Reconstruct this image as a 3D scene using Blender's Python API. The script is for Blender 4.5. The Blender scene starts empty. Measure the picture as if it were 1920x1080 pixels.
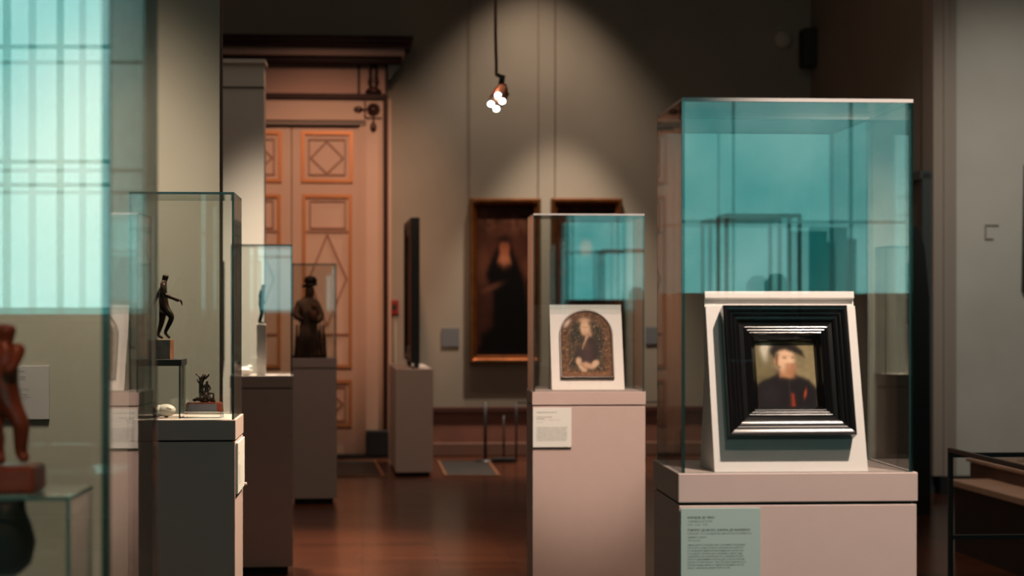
import bpy, bmesh, math, random
import numpy as np
from mathutils import Vector, Matrix
random.seed(4)
rng = np.random.RandomState(7)
SC = bpy.context.scene
COL = SC.collection
F = 3600.0; CX = 960.0; HY = 584.0; EYE = 1.5
R0 = math.radians(4.45)           # the room is turned this much from the viewing direction

# ------------------------------------------------------------------ camera
cd = bpy.data.cameras.new('camera'); cam = bpy.data.objects.new('camera', cd); COL.objects.link(cam)
cam.location = (0, 0, EYE); cam.rotation_euler = (math.radians(90), 0, 0)
cd.sensor_width = 36.0; cd.lens = 36.0*F/1920.0; cd.shift_y = (HY-540)/1920.0
cd.clip_start = 0.05; cd.clip_end = 200
cd.dof.use_dof = True; cd.dof.focus_distance = 5.8; cd.dof.aperture_fstop = 4.2
SC.camera = cam
SC.view_settings.view_transform = 'Standard'; SC.view_settings.look = 'None'
SC.view_settings.gamma = 1.0; SC.view_settings.use_curve_mapping = False
SC.view_settings.exposure = 0.0
SC.cycles.transparent_max_bounces = 48
SC.cycles.max_bounces = 12; SC.cycles.diffuse_bounces = 4; SC.cycles.glossy_bounces = 6
SC.cycles.sample_clamp_indirect = 6.0
SC.cycles.caustics_reflective = False; SC.cycles.caustics_refractive = False

# ------------------------------------------------------------------ world
w = bpy.data.worlds.new('world'); SC.world = w; w.use_nodes = True
w.node_tree.nodes['Background'].inputs[0].default_value = (0.35, 0.7, 0.8, 1)
w.node_tree.nodes['Background'].inputs[1].default_value = 0.6

def room(X, Y, Z=0.0):
    return Vector((X*math.cos(R0)-Y*math.sin(R0), X*math.sin(R0)+Y*math.cos(R0), Z))
def at(px, py, y):
    return Vector(((px-CX)/F*y, y, EYE-(py-HY)/F*y))

WARM = (1.0, 0.66, 0.46); PINK = (1.0, 0.74, 0.62)
def spot(name, loc, target, power, angle, blend=0.5, col=WARM, size=0.05):
    l = bpy.data.lights.new(name, 'SPOT'); l.energy = power; l.color = col
    l.spot_size = math.radians(angle); l.spot_blend = blend; l.shadow_soft_size = size
    o = bpy.data.objects.new(name, l); COL.objects.link(o); o.location = loc
    o.rotation_euler = (Vector(target)-Vector(loc)).to_track_quat('-Z', 'Y').to_euler()
    return o
def area(name, loc, target, power, sx, sy, col):
    l = bpy.data.lights.new(name, 'AREA'); l.shape = 'RECTANGLE'; l.size = sx; l.size_y = sy
    l.energy = power; l.color = col
    o = bpy.data.objects.new(name, l); COL.objects.link(o); o.location = loc
    o.rotation_euler = (Vector(target)-Vector(loc)).to_track_quat('-Z', 'Y').to_euler()
    return o

# unseen spots standing in for track lights, placed freely for exhibits, walls and floor
def wallspot(name, px, off, z, power, angle, blend, col, tilt=.12, size=.05, wy=19.9):
    y = wy-off; x = (px-CX)/F*y
    return spot(name, (x, y, z), (x+tilt*.08*5, y+tilt*5, z-5), power, angle, blend, col, size)
wallspot('spot_wall_wash', 1015, .95, 6.25, 430, 74, .6, (1, .76, .58), .0, .06)
wallspot('spot_paintings', 1062, 1.0, 5.45, 1000, 50, .5, (1, .78, .60), .05, .05)
wallspot('spot_painting_left', 870, 1.3, 5.6, 120, 52, .9, (1, .76, .58), .0, .08)
spot('spot_doorway', at(700, -380, 14.2), at(600, 420, 19.5), 980, 34, 0.9, (1, .54, .34), .2)
wallspot('spot_partition', 500, .9, 4.35, 1700, 50, .9, (1, .80, .62), .05, .06, 12.3)
spot('spot_altarpiece', at(480, -420, 15.6), at(755, 690, 17.9), 420, 22, 0.6, (1, .6, .4), .1)
spot('spot_portrait', (1.55, 3.05, 4.4), (0.93, 4.55, 1.18), 1150, 26, 0.55, PINK, .02)
spot('spot_portrait_plinth', (1.2, 1.5, 4.4), (0.95, 4.3, 0.8), 88, 30, 0.8, PINK, .1)
spot('spot_icon', (0.8, 5.9, 4.8), (0.33, 8.9, 1.25), 1050, 17, 0.6, PINK, .03)
spot('spot_icon_plinth', (0.9, 4.8, 4.6), (0.33, 8.6, 0.8), 560, 20, 0.8, (1, .60, .42), .1)
spot('spot_bronzes', (0.32, 6.72, 3.65), (-1.12, 6.64, 1.25), 1300, 26, 0.6, (1, .70, .50), .04)
spot('spot_statuette', (-1.0, 11.3, 4.6), (-1.33, 11.1, 1.14), 600, 20, 0.6, (1, .8, .66), .05)
spot('spot_carving', (-1.3, 14.5, 4.8), (-1.52, 15.1, 1.2), 180, 20, 0.6, (1, .62, .45), .05)
spot('spot_wrestlers', (-0.3, 1.6, 3.0), (-0.78, 2.85, 1.25), 60, 24, 0.6, (1, .5, .3), .05)
spot('spot_pier', (-1.5, 6.58, 3.4), (-1.55, 7.05, 0.6), 620, 66, 1.0, (1, .82, .62), .2)
spot('spot_pilaster', (3.0, 12.0, 5.2), (4.4, 15.5, 1.9), 400, 56, 0.9, (1, .92, .8), .2)
spot('spot_floor', (-0.9, 13.0, 6.0), (-1.0, 12.0, 0.0), 330, 60, 0.9, (1, .5, .3), .2)
spot('spot_bench', (2.4, 10.0, 5.0), (2.95, 11.5, .45), 190, 26, 0.8, (1, .66, .5), .1)  # spot added to brighten the bench seat, no lamp seen
area('warm_fill', room(0, 9, 6.3), room(0, 9.2, 0), 120, 9, 14, (1, .74, .56))  # added warm ambient fill below the ceiling, not a visible lamp

# ------------------------------------------------------------------ materials
def mat(name, col, rough=0.6, metal=0.0, var=0.0, scale=8.0, bump=0.0, spec=0.5, coat=0.0, emit=None):
    m = bpy.data.materials.new(name); m.use_nodes = True
    nt = m.node_tree; b = nt.nodes['Principled BSDF']
    b.inputs['Base Color'].default_value = (*col, 1); b.inputs['Roughness'].default_value = rough
    b.inputs['Metallic'].default_value = metal; b.inputs['Specular IOR Level'].default_value = spec
    b.inputs['Coat Weight'].default_value = coat; b.inputs['Coat Roughness'].default_value = 0.08
    if var or bump:
        tc = nt.nodes.new('ShaderNodeTexCoord'); n = nt.nodes.new('ShaderNodeTexNoise')
        n.inputs['Scale'].default_value = scale; n.inputs['Detail'].default_value = 5
        nt.links.new(tc.outputs['Object'], n.inputs['Vector'])
        if var:
            r = nt.nodes.new('ShaderNodeValToRGB')
            r.color_ramp.elements[0].position = .3; r.color_ramp.elements[1].position = .7
            r.color_ramp.elements[0].color = (*[c*(1-var) for c in col], 1)
            r.color_ramp.elements[1].color = (*[min(1, c*(1+var)) for c in col], 1)
            nt.links.new(n.outputs['Fac'], r.inputs['Fac']); nt.links.new(r.outputs['Color'], b.inputs['Base Color'])
        if bump:
            bp = nt.nodes.new('ShaderNodeBump'); bp.inputs['Strength'].default_value = bump; bp.inputs['Distance'].default_value = .01
            nt.links.new(n.outputs['Fac'], bp.inputs['Height']); nt.links.new(bp.outputs['Normal'], b.inputs['Normal'])
    if emit:
        b.inputs['Emission Color'].default_value = (*emit[0], 1); b.inputs['Emission Strength'].default_value = emit[1]
    return m

def srgb(r, g, b):
    f = lambda c: ((c/255+.055)/1.055)**2.4 if c > 10 else c/255/12.92
    return (f(r), f(g), f(b))

M = {}
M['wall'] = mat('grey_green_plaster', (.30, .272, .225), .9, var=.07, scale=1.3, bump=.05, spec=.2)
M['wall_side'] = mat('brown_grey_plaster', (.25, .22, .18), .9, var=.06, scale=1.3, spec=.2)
M['pier'] = mat('pier_plaster', (.25, .235, .195), .9, var=.06, scale=2, bump=.05, spec=.2)
M['pilaster'] = mat('pale_plaster', (.50, .485, .44), .9, var=.10, scale=1.1, bump=.05, spec=.2)
M['partition'] = mat('partition_paint', (.62, .60, .54), .8, var=.03, scale=2, spec=.2)
M['ceiling'] = mat('ceiling_paint', (.35, .34, .31), .9)
M['dado'] = mat('dado_red_brown', (.23, .10, .07), .5, var=.15, scale=3)
M['dado_rail'] = mat('dado_rail_wood', (.07, .022, .015), .4)
M['skirting'] = mat('skirting_wood', (.17, .09, .065), .5, var=.1, scale=3)
M['door'] = mat('door_cream_paint', (.56, .39, .30), .5, var=.04, scale=2)
M['gilt'] = mat('gilt_moulding', (.50, .20, .07), .35, metal=.35)
M['molding_brown'] = mat('brown_moulding', (.30, .14, .085), .45)
M['dark_wood'] = mat('dark_carved_wood', (.030, .009, .006), .5, var=.3, scale=30, spec=.2)
M['bronze_mount'] = mat('dark_bronze_mount', (.05, .018, .012), .35, metal=.3)
M['case_paint'] = mat('plinth_paint', (.43, .36, .33), .62, var=.015, scale=20, spec=.3)
M['case_dark'] = mat('plinth_recess', (.012, .012, .012), .8)
M['stand'] = mat('stand_paint', (.86, .82, .79), .7, spec=.3)
M['ebony'] = mat('ebony_polish', (.003, .003, .004), .2, spec=.6)
M['black'] = mat('black_matt', (.008, .009, .01), .55)
M['bronze'] = mat('dark_bronze', (.035, .022, .016), .22, metal=.75, var=.4, scale=25)
M['boxwood'] = mat('carved_boxwood', (.30, .065, .028), .3, var=.45, scale=14, bump=.3)
M['wood_carving'] = mat('painted_wood_carving', (.16, .075, .04), .6, var=.7, scale=9, bump=.6)
M['marble_red'] = mat('red_brown_marble', (.20, .085, .045), .25, var=.5, scale=30)
M['wood_red'] = mat('red_polished_wood', (.11, .025, .012), .2, var=.3, scale=20, coat=.5)
M['ivory'] = mat('white_ivory', (.88, .84, .78), .35)
M['grey_patch'] = mat('grey_patch', (.45, .43, .40), .4)
M['label_blue'] = mat('pale_blue_label', (.27, .40, .38), .6)
M['label_pale'] = mat('pale_label', (.62, .68, .64), .6)
M['label_grey'] = mat('grey_label', (.27, .25, .25), .6)
M['label_dark'] = mat('slate_label', (.13, .145, .16), .6)
M['ink'] = mat('label_ink', (.03, .035, .035), .7)
M['ink_soft'] = mat('label_soft_ink', (.16, .21, .20), .7)
M['gilt_frame'] = mat('gilded_frame', (.26, .08, .022), .22, metal=.8, var=.25, scale=14, bump=.2)
M['iron'] = mat('grey_iron', (.045, .045, .048), .4, metal=.6)
M['brass'] = mat('brass_strip', (.24, .11, .06), .45, metal=.4)
M['grille'] = mat('dark_grille', (.012, .010, .008), .75)
M['red_plastic'] = mat('red_plastic', (.25, .015, .012), .4)
M['off_white'] = mat('off_white_metal', (.45, .40, .34), .5)
M['plank'] = mat('pale_plank', (.42, .30, .22), .5, var=.1, scale=6)
M['brown_box'] = mat('brown_veneer', (.085, .045, .032), .45, var=.2, scale=5)
M['lamp_copper'] = mat('copper_lamp_metal', (.55, .25, .16), .3, metal=.7)
M['lamp_glow'] = mat('lamp_lens', (1, 1, 1), .3, emit=((.86, 1, .96), 14))
M['cable'] = mat('cable_rubber', (.09, .045, .035), .6)
M['window_frame'] = mat('window_frame_paint', (.5, .62, .6), .5)
M['cornice_teal'] = mat('cornice_side', (.035, .045, .045), .5)

def wood_floor():
    m = bpy.data.materials.new('polished_parquet'); m.use_nodes = True
    nt = m.node_tree; b = nt.nodes['Principled BSDF']
    tc = nt.nodes.new('ShaderNodeTexCoord'); br = nt.nodes.new('ShaderNodeTexBrick')
    br.inputs['Scale'].default_value = 1.0; br.inputs['Mortar Size'].default_value = .004
    br.inputs['Brick Width'].default_value = .9; br.inputs['Row Height'].default_value = .14
    br.inputs['Color1'].default_value = (.085, .026, .012, 1); br.inputs['Color2'].default_value = (.055, .018, .009, 1)
    br.inputs['Mortar'].default_value = (.02, .007, .004, 1)
    nt.links.new(tc.outputs['Object'], br.inputs['Vector']); nt.links.new(br.outputs['Color'], b.inputs['Base Color'])
    n = nt.nodes.new('ShaderNodeTexNoise'); n.inputs['Scale'].default_value = 2.2; n.inputs['Detail'].default_value = 4
    nt.links.new(tc.outputs['Object'], n.inputs['Vector'])
    mr = nt.nodes.new('ShaderNodeMapRange'); mr.inputs['To Min'].default_value = .16; mr.inputs['To Max'].default_value = .27
    nt.links.new(n.outputs['Fac'], mr.inputs['Value']); nt.links.new(mr.outputs['Result'], b.inputs['Roughness'])
    bp = nt.nodes.new('ShaderNodeBump'); bp.inputs['Strength'].default_value = .06; bp.inputs['Distance'].default_value = .02
    nt.links.new(n.outputs['Fac'], bp.inputs['Height']); nt.links.new(bp.outputs['Normal'], b.inputs['Normal'])
    b.inputs['Specular IOR Level'].default_value = .6
    return m
M['floor'] = wood_floor()

def glass_mat(name='case_glass', tint=(.965, .985, .978), f0=.08):
    m = bpy.data.materials.new(name); m.use_nodes = True; nt = m.node_tree; nt.nodes.clear()
    o = nt.nodes.new('ShaderNodeOutputMaterial'); mx = nt.nodes.new('ShaderNodeMixShader')
    t = nt.nodes.new('ShaderNodeBsdfTransparent'); t.inputs[0].default_value = (*tint, 1)
    g = nt.nodes.new('ShaderNodeBsdfGlossy'); g.inputs['Roughness'].default_value = 0.0
    lw = nt.nodes.new('ShaderNodeLayerWeight'); lw.inputs['Blend'].default_value = .5
    p = nt.nodes.new('ShaderNodeMath'); p.operation = 'POWER'; p.inputs[1].default_value = 5
    k = nt.nodes.new('ShaderNodeMath'); k.operation = 'MULTIPLY_ADD'; k.inputs[1].default_value = 1-f0; k.inputs[2].default_value = f0
    nt.links.new(lw.outputs['Facing'], p.inputs[0]); nt.links.new(p.outputs[0], k.inputs[0])
    nt.links.new(k.outputs[0], mx.inputs[0]); nt.links.new(t.outputs[0], mx.inputs[1]); nt.links.new(g.outputs[0], mx.inputs[2])
    nt.links.new(mx.outputs[0], o.inputs[0]); return m
M['glass'] = glass_mat()
def edge_mat(name, c, rough, fac):
    m = bpy.data.materials.new(name); m.use_nodes = True; nt = m.node_tree
    b = nt.nodes['Principled BSDF']; b.inputs['Base Color'].default_value = (*c, 1); b.inputs['Roughness'].default_value = rough
    b.inputs['Specular IOR Level'].default_value = .8
    t = nt.nodes.new('ShaderNodeBsdfTransparent'); t.inputs[0].default_value = (.15, .4, .38, 1)
    mx = nt.nodes.new('ShaderNodeMixShader'); mx.inputs[0].default_value = fac
    nt.links.new(t.outputs[0], mx.inputs[1]); nt.links.new(b.outputs[0], mx.inputs[2])
    nt.links.new(mx.outputs[0], nt.nodes['Material Output'].inputs[0]); return m
M['glass_edge'] = edge_mat('glass_cut_edge', (.02, .05, .05), .2, .75)
M['riser_edge'] = edge_mat('riser_cut_edge', (.25, .42, .42), .3, .35)
M['lid_edge'] = edge_mat('spotlit_lid_edge', (.55, .55, .53), .25, .85)  # pale colour puts the spot-lit bright line into the lid edge
def acrylic():
    m = mat('clear_acrylic', (.97, .98, .97), .02); b = m.node_tree.nodes['Principled BSDF']
    b.inputs['Transmission Weight'].default_value = 1.0; b.inputs['IOR'].default_value = 1.45; return m
M['acrylic'] = acrylic()
def window_light(name, dark, light, strength, scale=.9):
    m = bpy.data.materials.new(name); m.use_nodes = True; nt = m.node_tree; nt.nodes.clear()
    o = nt.nodes.new('ShaderNodeOutputMaterial'); e = nt.nodes.new('ShaderNodeEmission')
    tc = nt.nodes.new('ShaderNodeTexCoord'); n = nt.nodes.new('ShaderNodeTexNoise')
    n.inputs['Scale'].default_value = scale; n.inputs['Detail'].default_value = 4
    nt.links.new(tc.outputs['Object'], n.inputs['Vector'])
    r = nt.nodes.new('ShaderNodeValToRGB')
    r.color_ramp.elements[0].position = .35; r.color_ramp.elements[0].color = (*dark, 1)
    r.color_ramp.elements[1].position = .62; r.color_ramp.elements[1].color = (*light, 1)
    nt.links.new(n.outputs['Fac'], r.inputs['Fac']); nt.links.new(r.outputs['Color'], e.inputs['Color'])
    e.inputs['Strength'].default_value = strength
    nt.links.new(e.outputs[0], o.inputs[0]); return m
M['daylight_1'] = window_light('daylit_pane_left', (.42, .93, .88), (.56, 1, .95), 3.5)  # glowing panes stand in for daylight outside; no blind is built
M['daylight_2'] = window_light('daylit_pane_middle', (.30, .80, .82), (.50, 1, .98), 1.7)
M['daylight_3'] = window_light('daylit_pane_right', (.12, .66, .64), (.42, 1, .93), 1.9, .9)
def tinted(name, c, fac):
    m = bpy.data.materials.new(name); m.use_nodes = True; nt = m.node_tree
    b = nt.nodes['Principled BSDF']; b.inputs['Base Color'].default_value = (*c, 1); b.inputs['Roughness'].default_value = .3
    t = nt.nodes.new('ShaderNodeBsdfTransparent'); t.inputs[0].default_value = (*c, 1)
    mx = nt.nodes.new('ShaderNodeMixShader'); mx.inputs[0].default_value = fac
    nt.links.new(t.outputs[0], mx.inputs[1]); nt.links.new(b.outputs[0], mx.inputs[2])
    nt.links.new(mx.outputs[0], nt.nodes['Material Output'].inputs[0]); return m
M['window_bar'] = tinted('translucent_window_bar', (.45, .80, .80), .25)
M['tint_teal'] = tinted('teal_silhouette_tint', (.12, .62, .62), .15)  # teal translucence imitates the tint of backlit silhouettes in the reflections
def vcol_mat(name, rough=.45, coat=0.0):
    m = bpy.data.materials.new(name); m.use_nodes = True; nt = m.node_tree; b = nt.nodes['Principled BSDF']
    a = nt.nodes.new('ShaderNodeVertexColor'); a.layer_name = 'paint'
    nt.links.new(a.outputs['Color'], b.inputs['Base Color']); b.inputs['Roughness'].default_value = rough
    b.inputs['Specular IOR Level'].default_value = .08; b.inputs['Coat Weight'].default_value = coat; return m
M['paint'] = vcol_mat('oil_paint', .5); M['paint_matt'] = vcol_mat('aged_tempera', .7)

# ------------------------------------------------------------------ helpers
def link(name, me, m, parent=None, loc=None, rz=None):
    o = bpy.data.objects.new(name, me); COL.objects.link(o)
    if m is not None:
        for mm in (m if isinstance(m, (list, tuple)) else [m]): me.materials.append(mm)
    if parent is not None: o.parent = parent
    if loc is not None: o.location = loc
    if rz is not None: o.rotation_euler = (0, 0, rz)
    return o
def tag(o, label=None, cat=None, group=None, kind=None):
    if label: o['label'] = label
    if cat: o['category'] = cat
    if group: o['group'] = group
    if kind: o['kind'] = kind
    return o
def empty(name, loc, rz=0.0, label=None, cat=None, group=None):
    o = bpy.data.objects.new(name, None); COL.objects.link(o); o.location = loc; o.rotation_euler = (0, 0, rz)
    o.empty_display_size = .1
    return tag(o, label, cat, group)
def bm_box(bm, x0, x1, y0, y1, z0, z1, bev=0.0, mi=0, edge_mi=None, thin=None):
    vs = [bm.verts.new((x, y, z)) for x in (x0, x1) for y in (y0, y1) for z in (z0, z1)]
    q = [(0, 1, 3, 2), (4, 6, 7, 5), (0, 4, 5, 1), (2, 3, 7, 6), (0, 2, 6, 4), (1, 5, 7, 3)]
    fs = []
    for k, i in enumerate(q):
        f = bm.faces.new([vs[j] for j in i]); f.material_index = mi
        if edge_mi is not None and k//2 != thin: f.material_index = edge_mi
        fs.append(f)
    if bev:
        es = set(e for f in fs for e in f.edges)
        bmesh.ops.bevel(bm, geom=list(es), offset=bev, segments=2, affect='EDGES', profile=.5)
    return fs
def fin(bm, name, smooth=False):
    bmesh.ops.recalc_face_normals(bm, faces=bm.faces[:])
    me = bpy.data.meshes.new(name); bm.to_mesh(me); bm.free()
    if smooth:
        for p in me.polygons: p.use_smooth = True
    return me
def box(name, x0, x1, y0, y1, z0, z1, m, parent=None, loc=None, rz=None, bev=0.0):
    bm = bmesh.new(); bm_box(bm, x0, x1, y0, y1, z0, z1, bev)
    return link(name, fin(bm, name), m, parent, loc, rz)
def prism(name, pts, y0, y1, m, parent=None, loc=None, rz=None, bev=0.0):
    """outline in x-z extruded along y"""
    bm = bmesh.new()
    a = [bm.verts.new((x, y0, z)) for x, z in pts]; b = [bm.verts.new((x, y1, z)) for x, z in pts]
    bm.faces.new(a); bm.faces.new(b[::-1]); n = len(pts)
    for i in range(n): bm.faces.new((a[i], b[i], b[(i+1) % n], a[(i+1) % n]))
    if bev: bmesh.ops.bevel(bm, geom=bm.edges[:], offset=bev, segments=2, affect='EDGES')
    return link(name, fin(bm, name), m, parent, loc, rz)
def tube_bm(bm, pts, r, seg=10):
    pts = [Vector(p) for p in pts]; rings = []
    if not isinstance(r, (list, tuple)): r = [r]*len(pts)
    for i, p in enumerate(pts):
        t = (pts[min(i+1, len(pts)-1)]-pts[max(i-1, 0)]).normalized()
        a = t.orthogonal().normalized() if i == 0 else (a - t*a.dot(t)).normalized()
        b = t.cross(a)
        rings.append([bm.verts.new(p+(a*math.cos(2*math.pi*k/seg)+b*math.sin(2*math.pi*k/seg))*r[i]) for k in range(seg)])
    for u, v in zip(rings, rings[1:]):
        for k in range(seg): bm.faces.new((u[k], u[(k+1) % seg], v[(k+1) % seg], v[k]))
    bm.faces.new(rings[0][::-1]); bm.faces.new(rings[-1])
def tube(name, pts, r, m, parent=None, loc=None, rz=None, seg=10):
    bm = bmesh.new(); tube_bm(bm, pts, r, seg); return link(name, fin(bm, name, True), m, parent, loc, rz)
def lathe(name, prof, m, parent=None, loc=None, rz=None, seg=32, sx=1.0, sy=1.0):
    bm = bmesh.new(); rings = []
    for r, z in prof:
        rings.append([bm.verts.new((max(r, 1e-4)*sx*math.cos(2*math.pi*k/seg), max(r, 1e-4)*sy*math.sin(2*math.pi*k/seg), z)) for k in range(seg)])
    for u, v in zip(rings, rings[1:]):
        for k in range(seg): bm.faces.new((u[k], u[(k+1) % seg], v[(k+1) % seg], v[k]))
    bm.faces.new(rings[0][::-1]); bm.faces.new(rings[-1])
    return link(name, fin(bm, name, True), m, parent, loc, rz)
def blob(bm, c, r, sub=2, rot=None):
    g = bmesh.ops.create_icosphere(bm, subdivisions=sub, radius=1.0)
    mtx = Matrix.Translation(c) @ (rot or Matrix.Identity(4)) @ Matrix.Diagonal((*r, 1)) if not isinstance(r, float) else Matrix.Translation(c) @ Matrix.Scale(r, 4)
    bmesh.ops.transform(bm, matrix=mtx, verts=g['verts'])
def skin(name, joints, edges, m, parent=None, sub=2, loc=None, rz=None, root=None):
    names = list(joints); me = bpy.data.meshes.new(name)
    me.from_pydata([joints[n][:3] for n in names], [(names.index(a), names.index(b)) for a, b in edges], [])
    o = link(name, me, m, parent, loc, rz)
    md = o.modifiers.new('skin', 'SKIN'); md.use_smooth_shade = True
    for i, n in enumerate(names):
        sv = me.skin_vertices[0].data[i]; r = joints[n][3]
        sv.radius = (r, r) if not isinstance(r, tuple) else r; sv.use_root = (n == (root or names[0]))
    s = o.modifiers.new('sub', 'SUBSURF'); s.levels = sub; s.render_levels = sub
    return o

class Plane:
    """vertical or leaning plane: O origin, u across, w up; hit(px,py) -> (a, b) in the plane"""
    def __init__(s, O, u, w):
        s.O = Vector(O); s.u = Vector(u).normalized(); s.w = Vector(w).normalized(); s.n = s.u.cross(s.w)
    def hit(s, px, py):
        d = Vector(((px-CX)/F, 1, -(py-HY)/F)); c = Vector((0, 0, EYE))
        t = (s.O-c).dot(s.n)/d.dot(s.n); p = c+d*t-s.O
        return p.dot(s.u), p.dot(s.w)
def wall_plane(P, rz):
    return Plane((P[0], P[1], 0), (math.cos(rz), math.sin(rz), 0), (0, 0, 1))

def text_mesh(lines, name, m, parent, loc, align='LEFT', rot=None):
    """lines: (string, x, z, size); one mesh of printed text lying in the x-z plane facing -y"""
    bm = bmesh.new()
    for s, x, z, size in lines:
        c = bpy.data.curves.new('t', 'FONT'); c.body = s; c.size = size; c.resolution_u = 1; c.extrude = 0.0
        o = bpy.data.objects.new('t', c); COL.objects.link(o)
        bpy.context.view_layer.update()
        me = bpy.data.meshes.new_from_object(o.evaluated_get(bpy.context.evaluated_depsgraph_get()))
        me.transform(Matrix.Translation((x, 0, z)) @ Matrix.Rotation(math.pi/2, 4, 'X'))
        bm.from_mesh(me); bpy.data.objects.remove(o); bpy.data.curves.remove(c); bpy.data.meshes.remove(me)
    me = bpy.data.meshes.new(name); bm.to_mesh(me); bm.free()
    o = link(name, me, m, parent, loc)
    if rot is not None: o.rotation_euler = rot
    return o

# ---- painted pictures: a grid coloured by soft-edged shapes
def sig(d, s): return 1/(1+np.exp(np.clip(d/s, -30, 30)))
def E(u, v, cx, cy, rx, ry, s=.08, a=0.0):
    du, dv = u-cx, v-cy; c, sn = math.cos(a), math.sin(a)
    x, y = (du*c+dv*sn)/rx, (-du*sn+dv*c)/ry
    return sig(np.sqrt(x*x+y*y)-1, s)
def Pg(u, v, pts, s=.01):
    d = np.full(u.shape, 1e9); sgn = np.ones(u.shape); n = len(pts)
    for i in range(n):
        ax, ay = pts[i]; bx, by = pts[i-1]
        ex, ey = bx-ax, by-ay; wx, wy = u-ax, v-ay
        t = np.clip((wx*ex+wy*ey)/(ex*ex+ey*ey), 0, 1)
        d = np.minimum(d, (wx-ex*t)**2+(wy-ey*t)**2)
        c1 = v >= ay; c2 = v < by; c3 = ex*wy > ey*wx
        fl = (c1 & c2 & c3) | (~c1 & ~c2 & ~c3); sgn = np.where(fl, -sgn, sgn)
    return sig(sgn*np.sqrt(d), s)
def mixc(img, mask, col):
    return img*(1-mask[..., None])+np.array(col)*mask[..., None]
def vnoise(u, v, sx, sy, seed):
    r = np.random.RandomState(seed); g = r.rand(sy+2, sx+2)
    x, y = u*sx, v*sy; xi, yi = x.astype(int), y.astype(int); fx, fy = x-xi, y-yi
    fx = fx*fx*(3-2*fx); fy = fy*fy*(3-2*fy)
    return (g[yi, xi]*(1-fx)+g[yi, xi+1]*fx)*(1-fy)+(g[yi+1, xi]*(1-fx)+g[yi+1, xi+1]*fx)*fy
def picture(name, wd, ht, nx, ny, fn, m, parent=None, thick=.006, clip=None, loc=None):
    """picture panel with its painted face at y=0 facing -y, bottom-left corner at x=-wd/2, z=0"""
    us = np.linspace(0, 1, nx+1); vs = np.linspace(0, 1, ny+1); u, v = np.meshgrid(us, vs)
    img = np.clip(fn(u, v), 0, 1)
    X = (u-.5)*wd; Z = v*ht
    if clip is not None: X, Z = clip(X, Z, u, v)
    n = (nx+1)*(ny+1)
    verts = [(float(a), 0.0, float(b)) for a, b in zip(X.ravel(), Z.ravel())]
    faces = [(j*(nx+1)+i, j*(nx+1)+i+1, (j+1)*(nx+1)+i+1, (j+1)*(nx+1)+i) for j in range(ny) for i in range(nx)]
    ring = list(range(nx+1))+[j*(nx+1)+nx for j in range(1, ny+1)]+[ny*(nx+1)+i for i in range(nx-1, -1, -1)]+[j*(nx+1) for j in range(ny-1, 0, -1)]
    k = len(ring)
    verts += [(verts[i][0], thick, verts[i][2]) for i in ring]
    for q in range(k): faces.append((ring[q], n+q, n+(q+1) % k, ring[(q+1) % k]))
    faces.append([n+q for q in range(k-1, -1, -1)])
    me = bpy.data.meshes.new(name); me.from_pydata(verts, [], [tuple(f) for f in faces])
    ca = me.color_attributes.new('paint', 'FLOAT_COLOR', 'POINT')
    c = np.ones((len(verts), 4), dtype=np.float32); c[:n, :3] = img.reshape(-1, 3); c[n:, :3] = .02
    ca.data.foreach_set('color', c.ravel())
    return link(name, me, m, parent, loc)

def frame_mesh(name, outline, prof, m, parent=None, loc=None):
    """outline(inset)->closed list of (x,z); prof: (inset, projection towards -y)"""
    bm = bmesh.new(); rings = []
    for ins, h in prof: rings.append([bm.verts.new((x, -h, z)) for x, z in outline(ins)])
    for a, b in zip(rings, rings[1:]):
        for k in range(len(a)): bm.faces.new((a[k], a[(k+1) % len(a)], b[(k+1) % len(a)], b[k]))
    a, b = rings[0], rings[-1]
    for k in range(len(a)): bm.faces.new((a[k], b[k], b[(k+1) % len(a)], a[(k+1) % len(a)]))
    return link(name, fin(bm, name), m, parent, loc)
def rect(wd, ht):
    return lambda i: [(-wd/2+i, i), (wd/2-i, i), (wd/2-i, ht-i), (-wd/2+i, ht-i)]

# ------------------------------------------------------------------ room shell
LX, RX, RXF, BY, WY, CZ = -7.0, 4.7, 8.2, 19.9, -8.6, 6.5
def rbox(name, x0, x1, y0, y1, z0, z1, m, kind='structure', parent=None, bev=0.0):
    o = box(name, x0, x1, y0, y1, z0, z1, m, parent, None if parent else (0, 0, 0), None if parent else R0, bev)
    if kind and parent is None: o['kind'] = kind
    return o
rbox('floor', LX-.3, RXF+.3, WY-.3, BY+.3, -.1, 0, M['floor'])
rbox('ceiling', LX-.3, RXF+.3, WY-.3, BY+.3, CZ, CZ+.1, M['ceiling'])
rbox('wall_back', LX-.3, RXF+.3, BY, BY+.3, 0, CZ, M['wall'])
rbox('wall_left', LX-.3, LX, WY, BY, 0, CZ, M['wall'])
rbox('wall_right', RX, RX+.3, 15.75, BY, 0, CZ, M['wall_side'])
rbox('wall_right_near', RXF, RXF+.3, WY, 15.45, 0, CZ, M['pilaster'])
rbox('wall_right_return', RX+.06, RXF+.3, 15.45, 15.75, 0, CZ, M['pilaster'])
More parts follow.
